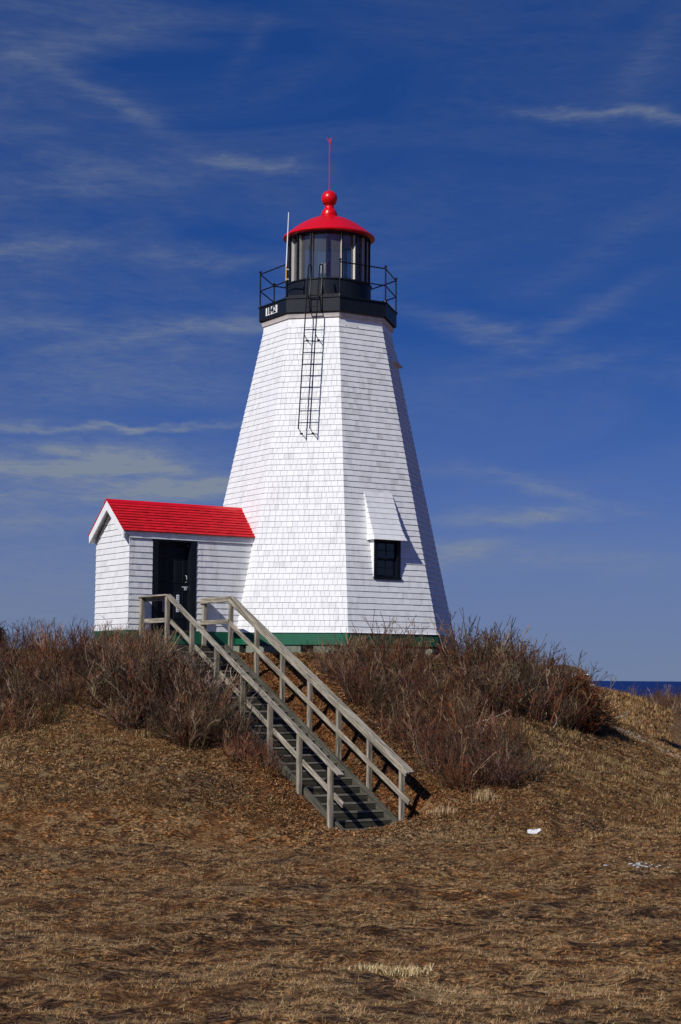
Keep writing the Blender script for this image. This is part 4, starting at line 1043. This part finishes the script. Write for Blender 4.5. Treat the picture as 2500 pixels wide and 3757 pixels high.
# right of the stairs
SAND = ((2.55, -4.75, 0.62, 1.05),)
thicket([(0.3, -4.3), (2.0, -4.0), (3.0, -4.6), (3.0, -6.0), (1.3, -6.2), (-0.2, -5.1)], 0.46, lambda x, y: (0.98 if x > 0.9 else 0.7) if y > -5.2 else 0.80,
        "@ bare shrub on the slope before the tower's window side", "@ bare shrubs before the window side", tones=(2, 2, 3, 0), holes=SAND)
thicket([(0.3, -5.4), (3.0, -6.2), (3.5, -7.6), (4.2, -9.2), (2.9, -9.9), (2.4, -9.7), (1.4, -7.8)], 0.52, lambda x, y: 0.80,
        "@ bare shrub in the lower brush right of the stair rail", "@ bare shrubs in the lower right brush", tones=(0, 0, 2, 1))
thicket([(3.5, -2.4), (5.2, -2.2), (6.1, -3.4), (5.9, -5.0), (4.8, -5.9), (3.5, -5.9), (3.2, -4.6)], 0.40, lambda x, y: (1.22 if y > -4.3 else 0.96)*(0.86 if x > 5.2 else 1.0),
        "@ bare shrub in the tall rounded thicket right of the tower base", "@ bare shrubs of the tall rounded thicket", clear=0, tones=(2, 2, 2, 1))
for x, y in ((-0.25, -4.25), (0.35, -4.0), (1.1, -3.85), (1.75, -3.75), (2.1, -3.6)):
    shrub(x, y, 0.55+0.1*srng.random(), THIN, "thin leafless sprig standing before the green band of the tower", "thin sprigs before the tower base")
shrub(-2.75, -9.25, 1.0, VASE, "vase-shaped grey shrub with dark base left of the stairs, just above the grass", None, 0.9, tone=1)
shrub(3.65, -9.6, 0.66, VASE, "small vase-shaped grey shrub at the lower right edge of the right-hand brush", None, tone=1)
shrub(2.55, -9.8, 0.62, VASE, "bare shrub nearest the foot of the right handrail", None, tone=0)
# scrub on the low ground by the sea
def far_scrub(n, x0, x1, y0, y1, s0, s1, label, group):
    for i in range(n):
        y = srng.uniform(y0, y1); D = y+44.2; x = D*srng.uniform(x0, x1)
        shrub(x, y, srng.uniform(s0, s1), srng.choice(VAR), label, group)
far_scrub(46, 0.135, 0.225, 52, 150, 1.2, 2.0, "dark bare scrub bush on the low ground before the sea", "scrub bushes by the sea")
far_scrub(12, 0.150, 0.225, 34, 50, 0.7, 1.0, "bare scrub bush just behind the grassy dune", "scrub bushes behind the dune")

# rusty juniper at the right-hand end of the big thicket, and the evergreen at the far left
def juniper_mesh(seed, h, r, ncl, cols, leaf=0.05, prof=lambda f: 1-f*0.7):
    rng = np.random.default_rng(seed); tr = TubeSet(); V = []; Cc = []
    tr.tube([(0, 0, -0.2), (0.02, 0, h*0.4), (0, 0.02, h*0.9)], [r*0.09, r*0.06, r*0.02], (0.05, 0.035, 0.025))
    for i in range(ncl):
        f = rng.random()**0.8; th = rng.uniform(0, 2*math.pi); rr_ = r*prof(f)*rng.uniform(0.35, 1.08)*(0.8+0.3*math.sin(th*3+f*5))
        c = np.array([math.cos(th)*rr_, math.sin(th)*rr_, h*f*rng.uniform(0.9, 1.08)]); 
        if i % 4 == 0: tr.tube([(0, 0, max(0.02, c[2]-0.25*h)), c*0.7+np.array([0, 0, -0.02]), c], [0.012, 0.008, 0.004], (0.06, 0.035, 0.02))
        col = np.array(cols[rng.choice(len(cols))])*rng.uniform(0.6, 1.4)
        out = np.array([math.cos(th), math.sin(th), 0.9]); n = 16
        cc = c+rng.normal(0, leaf*1.6, (n, 3)); d = out+rng.normal(0, 0.7, (n, 3)); d /= np.linalg.norm(d, axis=1)[:, None]
        s_ = rng.normal(0, 1, (n, 3)); s_ = np.cross(d, s_); s_ /= np.linalg.norm(s_, axis=1)[:, None]
        L = leaf*rng.uniform(0.9, 2.2, (n, 1)); w_ = leaf*0.22
        V.append(np.stack([cc-s_*w_, cc+s_*w_, cc+d*L], 1).reshape(-1, 3)); Cc.append(np.repeat(col[None], n*3, 0)*rng.uniform(0.8, 1.2, (n*3, 1)))
    return tr.mesh('trunk_mesh', M_TWIG), tri_mesh('sprays_mesh', np.concatenate(V), np.concatenate(Cc), M_NEEDLE)
def tri_mesh(name, V, C_, m):
    n = len(V); me = bpy.data.meshes.new(name); me.vertices.add(n); me.vertices.foreach_set('co', V.astype(np.float32).ravel())
    me.loops.add(n); me.loops.foreach_set('vertex_index', np.arange(n, dtype=np.int32))
    me.polygons.add(n//3); me.polygons.foreach_set('loop_start', np.arange(0, n, 3, dtype=np.int32)); me.polygons.foreach_set('loop_total', np.full(n//3, 3, np.int32))
    me.materials.append(m); a = me.attributes.new('col', 'FLOAT_COLOR', 'POINT')
    a.data.foreach_set('color', np.concatenate([C_, np.ones((n, 1))], 1).astype(np.float32).ravel()); me.update(); me.validate(); return me
def evergreen(x, y, h, r, seed, ncl, cols, name, label, prof, leaf=0.05):
    a, b_ = juniper_mesh(seed, h, r, ncl, cols, leaf, prof); e = empty(name, label, 'tree' if 'tree' in name else 'shrub')
    e.location = (x, y, float(terrain(x, y)))
    for nm, me in (('trunk', a), ('crown', b_)):
        o = bpy.data.objects.new(nm, me); COL.objects.link(o); o.parent = e
    return e
RUST = [(0.13, 0.040, 0.012), (0.18, 0.06, 0.018), (0.05, 0.028, 0.012), (0.035, 0.035, 0.015), (0.09, 0.03, 0.012), (0.06, 0.05, 0.02)]
evergreen(5.75, -4.75, 1.05, 0.75, 31, 1300, RUST, 'juniper_shrub', "low rust-brown juniper at the right end of the thicket, beside the dark hollow", lambda f: (1-f**2.2)*0.95+0.05, 0.045)
EG = [(0.018, 0.026, 0.012), (0.03, 0.035, 0.014), (0.012, 0.018, 0.010), (0.04, 0.035, 0.016)]
evergreen(-13.55, 22, 3.75, 1.0, 41, 1500, EG, 'pine_tree', "dark evergreen tree cut off by the left edge of the view", lambda f: (1-f)*1.1+0.12, 0.10)
evergreen(-12.15, 20, 2.95, 0.55, 42, 700, EG, 'pine_tree', "smaller pointed dark evergreen just right of the one at the left edge", lambda f: (1-f)*1.0+0.15, 0.08)

# ------------------------------------------------------------------ grass, leaf litter
STRAW = np.array([(0.46, 0.31, 0.13), (0.34, 0.20, 0.08), (0.30, 0.125, 0.038), (0.06, 0.034, 0.020), (0.20, 0.105, 0.035), (0.56, 0.44, 0.24), (0.045, 0.030, 0.024), (0.28, 0.115, 0.038)])
def blades(name, n, sampler, length, width, flat, probs, label, tint=None, ncl=7):
    """n clumps of ncl single-triangle blades on the ground"""
    rng = np.random.default_rng(abs(hash(name)) % 1000 if False else len(name)*13+n % 97)
    x, y = sampler(rng, n); x = np.repeat(x, ncl); y = np.repeat(y, ncl); N_ = len(x)
    sc = np.repeat(rng.uniform(0.6, 1.5, n), ncl)
    D = np.hypot(x, y+44.2)
    x = x+rng.normal(0, 0.022, N_)*sc; y = y+rng.normal(0, 0.022, N_)*sc
    z = terrain(x, y)-0.004
    th = rng.uniform(0, 2*math.pi, N_); lean = rng.uniform(flat[0], flat[1], N_)
    L = length*rng.uniform(0.5, 1.4, N_)*sc; w = width*rng.uniform(0.7, 1.4, N_)*np.clip(D/22, 0.75, 2.2)
    dx = np.cos(th)*np.sin(lean)*L; dy = np.sin(th)*np.sin(lean)*L; dzv = np.cos(lean)*L
    sxv = -np.sin(th)*w/2; syv = np.cos(th)*w/2
    V = np.stack([np.stack([x-sxv, y-syv, z], 1), np.stack([x+sxv, y+syv, z], 1), np.stack([x+dx, y+dy, z+dzv], 1)], 1).reshape(-1, 3)
    pk = np.repeat(rng.choice(len(STRAW), n, p=probs), ncl)
    pk2 = rng.choice(len(STRAW), N_, p=probs); use = rng.random(N_) < 0.35; pk = np.where(use, pk2, pk)
    c = STRAW[pk]*rng.uniform(0.65, 1.35, (N_, 1))*np.repeat(np.exp(rng.normal(-0.15, 0.55, n)), ncl)[:, None]
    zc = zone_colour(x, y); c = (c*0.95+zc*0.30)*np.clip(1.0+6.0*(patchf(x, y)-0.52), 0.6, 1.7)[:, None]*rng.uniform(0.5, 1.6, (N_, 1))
    big = fbm(x*1.1, y*2.4, 4, 81, 0.6); c = c*np.clip(1.0+2.4*(big-0.5), 0.5, 1.6)[:, None]; c = np.minimum(c, np.array((0.50, 0.345, 0.18))*rng.uniform(0.7, 1.1, (N_, 1)))
    me = tri_mesh(name, V, np.repeat(c, 3, 0), M_BLADE); o = bpy.data.objects.new(name, me); COL.objects.link(o)
    o['kind'] = 'stuff'; o['label'] = label; o['category'] = 'grass'; return o
def samp(y0, y1, wide, power=1.0, patch=None, xr=None, mind=None):
    def f(rng, n):
        X_, Y_ = [], []; k = 0
        while k < n:
            m = n*2; y = y0+(y1-y0)*rng.random(m)**power; D = y+44.2
            x = rng.uniform(-1, 1, m)*wide*D if xr is None else rng.uniform(xr[0], xr[1], m)
            ok = np.ones(m, bool)
            if patch is not None: ok &= patch(x, y, rng)
            if mind: ok &= np.hypot(x, y) > mind
            X_.append(x[ok]); Y_.append(y[ok]); k += ok.sum()
        return np.concatenate(X_)[:n], np.concatenate(Y_)[:n]
    return f
pn = lambda s1, s2, lo, sd: (lambda x, y, rng: fbm(x*s1, y*s2, 3, sd) > lo+0.12*(rng.random(len(x))-0.5))
PL = [.08, .18, .22, .15, .06, .04, .09, .18]
notst = lambda x, y: ~((np.abs((x-OL.x)*UV[0]+(y-OL.y)*UV[1]+SW/2) < SW/2-0.05) & (((x-OL.x)*NV[0]+(y-OL.y)*NV[1]) > -1.4) & (((x-OL.x)*NV[0]+(y-OL.y)*NV[1]) < 7.4))
blades('lawn_grass', 80000, samp(-37, -11.0, 0.26, 1.0, lambda x, y, rng: patchf(x, y) > 0.475+0.10*(rng.random(len(x))-.5)), 0.040, 0.006, (0.85, 1.50), PL, "short dead brown grass of the lawn in front of the mound")
PS = [.12, .21, .20, .13, .10, .06, .08, .10]
blades('mound_grass', 95000, samp(-12.0, 3.0, 0.27, 1.0, lambda x, y, rng: notst(x, y) & (patchf(x, y) > 0.465+0.12*(rng.random(len(x))-.5)), mind=3.9), 0.058, 0.0075, (0.70, 1.48), PS, "tawny dry grass on the slopes of the mound")
blades('dune_grass', 24000, samp(8, 45, 0.2, 1.0, lambda x, y, rng: (x > 2)), 0.14, 0.012, (0.2, 1.1), [.10, .30, .24, .14, .08, .02, .06, .06], "pale dry grass on the dune behind the mound")
def leaf_sampler(rng, n):
    t = rng.uniform(-0.3, 8.4, n*2); q = rng.uniform(-2.2, SW+2.6, n*2)
    ok = ((q < -0.12) | (q > SW+0.12) | (t > 7.5)) & (rng.random(n*2) < np.exp(-np.maximum(0, np.maximum(-q, q-SW)-0.4)/0.9)); t = t[ok][:n]; q = q[ok][:n]
    return OL.x+NV[0]*t-UV[0]*q, OL.y+NV[1]*t-UV[1]*q
def litter(name, n, sampler, size, cols, label):
    rng = np.random.default_rng(5); x, y = sampler(rng, n); n = len(x); z = terrain(x, y)+rng.uniform(0.002, 0.03, n)
    nrm_ = rng.normal(0, 0.5, (n, 3)); nrm_[:, 2] = 1; nrm_ /= np.linalg.norm(nrm_, axis=1)[:, None]
    a = np.cross(nrm_, rng.normal(0, 1, (n, 3))); a /= np.linalg.norm(a, axis=1)[:, None]; b_ = np.cross(nrm_, a)
    s_ = size*rng.uniform(0.6, 1.5, (n, 1)); c = np.stack([x, y, z], 1)
    V = np.stack([c-a*s_, c+b_*s_*0.55, c+a*s_, c-a*s_, c+a*s_, c-b_*s_*0.45], 1).reshape(-1, 3)
    cc = np.array(cols)[rng.choice(len(cols), n)]*rng.uniform(0.6, 1.4, (n, 1))
    o = bpy.data.objects.new(name, tri_mesh(name, V, np.repeat(cc, 6, 0), M_BLADE)); COL.objects.link(o); o['kind'] = 'stuff'; o['label'] = label; o['category'] = 'leaves'; return o
litter('leaf_litter', 22000, leaf_sampler, 0.022, [(0.26, 0.085, 0.022), (0.20, 0.06, 0.018), (0.32, 0.15, 0.05), (0.10, 0.04, 0.018), (0.40, 0.22, 0.09)], "rust coloured fallen leaves beside the stairs")
def all_sampler(rng, n):
    y = rng.uniform(-11.5, -3.5, n); D = y+44.2; x = rng.uniform(-0.24, 0.24, n)*D; ok = notst(x, y) & (np.hypot(x, y) > 3.6); return x[ok], y[ok]
litter('thatch_debris', 26000, all_sampler, 0.018, [(0.20, 0.11, 0.05), (0.12, 0.06, 0.03), (0.30, 0.19, 0.09), (0.07, 0.04, 0.025), (0.42, 0.31, 0.19), (0.22, 0.08, 0.03)], "scraps of dead stalks and leaves under the shrubs")

def tuft(x, y, n, L, spread, cols, name, label, group=None, wd=0.006):
    rng = np.random.default_rng(int(abs(x*100+y*10))); V = []; C_ = []
    for i in range(n):
        px, py = rng.normal(0, spread, 2)*np.array([1.0, 0.5]); th = rng.uniform(0, 2*math.pi); ln = rng.uniform(0.2, 1.15); l = L*rng.uniform(0.5, 1.2)
        b0 = np.array([px, py, float(terrain(x+px, y+py))-float(terrain(x, y))-0.005]); s_ = np.array([-math.sin(th), math.cos(th), 0])*wd/2
        m_ = b0+np.array([math.cos(th)*math.sin(ln*0.5), math.sin(th)*math.sin(ln*0.5), math.cos(ln*0.5)])*l*0.55
        e_ = m_+np.array([math.cos(th)*math.sin(ln*1.3), math.sin(th)*math.sin(ln*1.3), math.cos(ln*1.3)])*l*0.45
        V += [b0-s_, b0+s_, m_+s_*0.8, b0-s_, m_+s_*0.8, m_-s_*0.8, m_-s_*0.8, m_+s_*0.8, e_]
        C_ += [np.array(cols[rng.integers(len(cols))])*rng.uniform(0.7, 1.25)]*9
    o = bpy.data.objects.new(name, tri_mesh(name, np.array(V), np.array(C_), M_BLADE)); COL.objects.link(o); o.location = (x, y, float(terrain(x, y)))
    tag(o, label, 'grass tuft', group); o['kind'] = 'stuff' if n < 100 else 'thing'; return o
PALE = [(0.62, 0.45, 0.24), (0.50, 0.33, 0.16), (0.70, 0.55, 0.34), (0.36, 0.22, 0.10)]
tuft(0.48, -30.85, 480, 0.075, 0.10, [(0.66, 0.50, 0.26), (0.50, 0.36, 0.17), (0.74, 0.60, 0.34), (0.34, 0.21, 0.09)], 'grass_tuft', "pale straw tuft alone in the bare lawn at the bottom of the view")
tuft(0.70, -30.8, 300, 0.06, 0.065, [(0.78, 0.62, 0.34), (0.66, 0.50, 0.26)], 'grass_tuft', "smaller straw tuft trailing off the pale one in the lawn")
tuft(3.13, -10.3, 220, 0.24, 0.10, PALE, 'grass_tuft', "pale upright grass tuft below the small vase-shaped shrub")
tuft(-0.2, -9.75, 160, 0.20, 0.10, [(0.50, 0.27, 0.09), (0.36, 0.17, 0.06), (0.55, 0.36, 0.16)], 'grass_tuft', "orange grass tuft against the left foot of the stairs")
for i, (x, y) in enumerate(((1.95, -10.6), (2.35, -10.75), (2.15, -10.9))):
    tuft(x, y, 90, 0.15, 0.12, PALE, 'grass_tuft', "dry grass tuft just right of the lowest handrail post", "tufts right of the stair foot")
for i in range(26):
    x, y = srng.uniform(4.2, 7.5), srng.uniform(-8.2, -5.8)
    tuft(x, y, 70, 0.14, 0.09, [(0.34, 0.23, 0.09), (0.26, 0.15, 0.06), (0.45, 0.33, 0.16)], 'grass_tuft', "yellowish tuft on the slope below the right thicket", "tufts on the right slope", 0.008)
for i in range(22):
    x, y = srng.uniform(-8.5, -3.2), srng.uniform(-10.6, -9.0)
    tuft(x, y, 60, 0.13, 0.10, [(0.30, 0.20, 0.08), (0.24, 0.13, 0.05), (0.42, 0.30, 0.14)], 'grass_tuft', "yellowish tuft below the left thicket", "tufts on the left slope", 0.008)

# ------------------------------------------------------------------ small things lying about
def on(x, y, dz=0.0): return Vector((x, y, float(terrain(x, y))+dz))
# scrap of white cloth or paper
rng_ = np.random.default_rng(8); m = MB(); nx_, ny_ = 12, 7
c0 = on(3.93, -11.6, 0.012)
for j in range(ny_):
    for i in range(nx_):
        u_, v_ = i/(nx_-1)-0.5, j/(ny_-1)-0.5; e_ = 1-0.45*abs(u_)*2
        m.v.append((c0.x+u_*0.24+0.02*math.sin(j*2), c0.y+v_*0.11*e_, float(terrain(c0.x+u_*0.36, c0.y+v_*0.2))+0.012+0.018*max(0, math.sin(u_*9+1)*math.cos(v_*6))+0.012*rng_.random()+0.03*max(0, u_)))
for j in range(ny_-1):
    for i in range(nx_-1): a = j*nx_+i; m.f.append((a, a+1, a+nx_+1, a+nx_))
o = m.build('white_scrap', M_PAPER, smooth=True); md = o.modifiers.new('solid', 'SOLIDIFY'); md.thickness = 0.004
tag(o, "crumpled white scrap lying on the lawn right of the stairs", 'litter')
# shallow puddle with rotten ice round it
px_, py_ = 4.46, -18.8
m = MB(); n = 28; pts = []
zf = min(float(terrain(px_+a, py_+b_)) for a in (-.2, 0, .2) for b_ in (-.15, 0, .15))+0.022
for i in range(n):
    t = 2*math.pi*i/n; r = 0.20*(1+0.25*math.sin(3*t+1)+0.15*math.sin(7*t)); pts.append((px_-0.16+math.cos(t)*r*1.2, py_+math.sin(t)*r*1.3, zf))
m.add(pts, [tuple(range(n))]); o = m.build('puddle', M_PUDDLE); tag(o, "small puddle reflecting the sky in the lawn at right", 'puddle')
for i in range(60):
    t = srng.uniform(0, 6.28); rr_ = abs(srng.gauss(0, 1)); x = px_+0.15+math.cos(t)*rr_*0.34; y = py_+math.sin(t)*rr_*0.20
    r = srng.uniform(0.007, 0.022)
    m = MB().sphere((0, 0, 0), r, 6, 4, (1.4, 1.0, 0.45)); o = m.build('ice_lump', M_SNOW); o.location = on(x, y, 0.008+r*0.2); o.rotation_euler = (srng.uniform(-.3, .3), 0, srng.uniform(0, 6))
    tag(o, "lump of old white ice beside the small puddle", 'ice', "ice lumps by the puddle")
# fallen pale sticks
def stick(pts, r, label, lift=0.05):
    P3 = [on(x, y, lift+dz) for x, y, dz in pts]
    m = MB().tube(P3, [r*(1-0.5*i/(len(P3)-1)) for i in range(len(P3))], 5); o = m.build('fallen_branch', M_PALEWOOD, smooth=True); tag(o, label, 'branch'); return o
stick([(-4.3, -7.75, .50), (-4.12, -7.78, .44), (-4.02, -7.85, .28), (-3.93, -7.95, .10), (-3.9, -8.0, .0)], 0.009, "pale bent stick lying over the left thicket")
b1 = stick([(2.75, -7.55, .10), (3.25, -7.2, .16), (3.75, -6.9, .25), (4.0, -6.7, .33)], 0.014, "long pale curved branch lying across the right thicket")
stick([(2.7, -7.4, .05), (3.0, -7.15, .10), (3.35, -7.05, .22)], 0.009, "thinner pale branch beside the long curved one")
stick([(5.0, -6.15, .0), (5.08, -6.1, .14), (5.1, -6.05, .26), (5.04, -6.0, .36)], 0.009, "pale bent stem rising at the right end of the thicket")
stick([(10.2, 18.5, .05), (10.8, 18.8, .06), (11.2, 19.4, .1)], 0.02, "pale branch lying on the dune's face")
# shell gravel on the crest at the right, stones near it
gr = np.random.default_rng(17); m = MB()
for i in range(900):
    f = gr.random(); x = 6.6+f*3.2+gr.normal(0, .12); y = -2.6-f*0.9+gr.normal(0, .22)-0.2; r = gr.uniform(0.008, 0.024)
    c = on(x, y, 0.004); m.add([c+Vector((r, 0, 0)), c+Vector((0, r*1.2, 0)), c+Vector((-r, 0, 0)), c+Vector((0, -r, 0)), c+Vector((0, 0, r*0.8))], [(0, 1, 4), (1, 2, 4), (2, 3, 4), (3, 0, 4)])
o = m.build('shell_gravel', M_GRAVEL); o['kind'] = 'stuff'; o['label'] = "pale shell gravel along the crest at right"; o['category'] = 'gravel'
# brown cottage with a gambrel roof, far off behind the thicket
ct = empty('distant_cottage', "distant brown gambrel-roofed cottage with white trim showing behind the right thicket", 'cottage')
cx, cy, gzc = 35.0, 215.0, float(terrain(35.0, 215.0)); ct.location = (cx, cy, 0)
def cb(name, m, fn): mb = MB(); fn(mb); return mb.build(name, m, ct)
X1, Y1, Z1 = Vector((1, 0, 0)), Vector((0, 1, 0)), Z
we = -1.72
cb('wall', M_BROWNROOF, lambda m: m.box((0, 0, (gzc+we)/2), (X1, Y1, Z1), (4.1, 5, (we-gzc)/2)))
sec_ = [(-4.4, we), (-3.5, we+1.55), (-2.6, we+2.35), (-0.0, we+2.95), (2.6, we+2.35), (3.5, we+1.55), (4.4, we)]
roofc = cb('roof', M_BROWNROOF, lambda m: m.prism([(x, -5.4, z) for x, z in sec_], (0, 10.8, 0)))
for s in (-1, 1):
    cb('white_trim', M_WHITE, lambda m: m.box((s*3.3, -5.45, we+1.50), (X1, Y1, Z1), (0.35, 0.04, 0.07)))
    cb('white_trim', M_WHITE, lambda m: m.box((s*4.0, -5.45, we-0.05), (X1, Y1, Z1), (0.55, 0.04, 0.13)))
cb('white_trim', M_WHITE, lambda m: m.box((0, -5.43, we-0.05), (X1, Y1, Z1), (3.2, 0.03, 0.08)))
for x in (-2, 1.4):
    cb('window', M_WHITE, lambda m: m.box((x, -5.42, we+1.1), (X1, Y1, Z1), (0.4, 0.03, 0.55)))
for ob in list(bpy.data.objects):
    if ob.type == 'MESH' and ob.parent is None and 'category' not in ob and ob.get('kind') is None: print('untagged', ob.name)
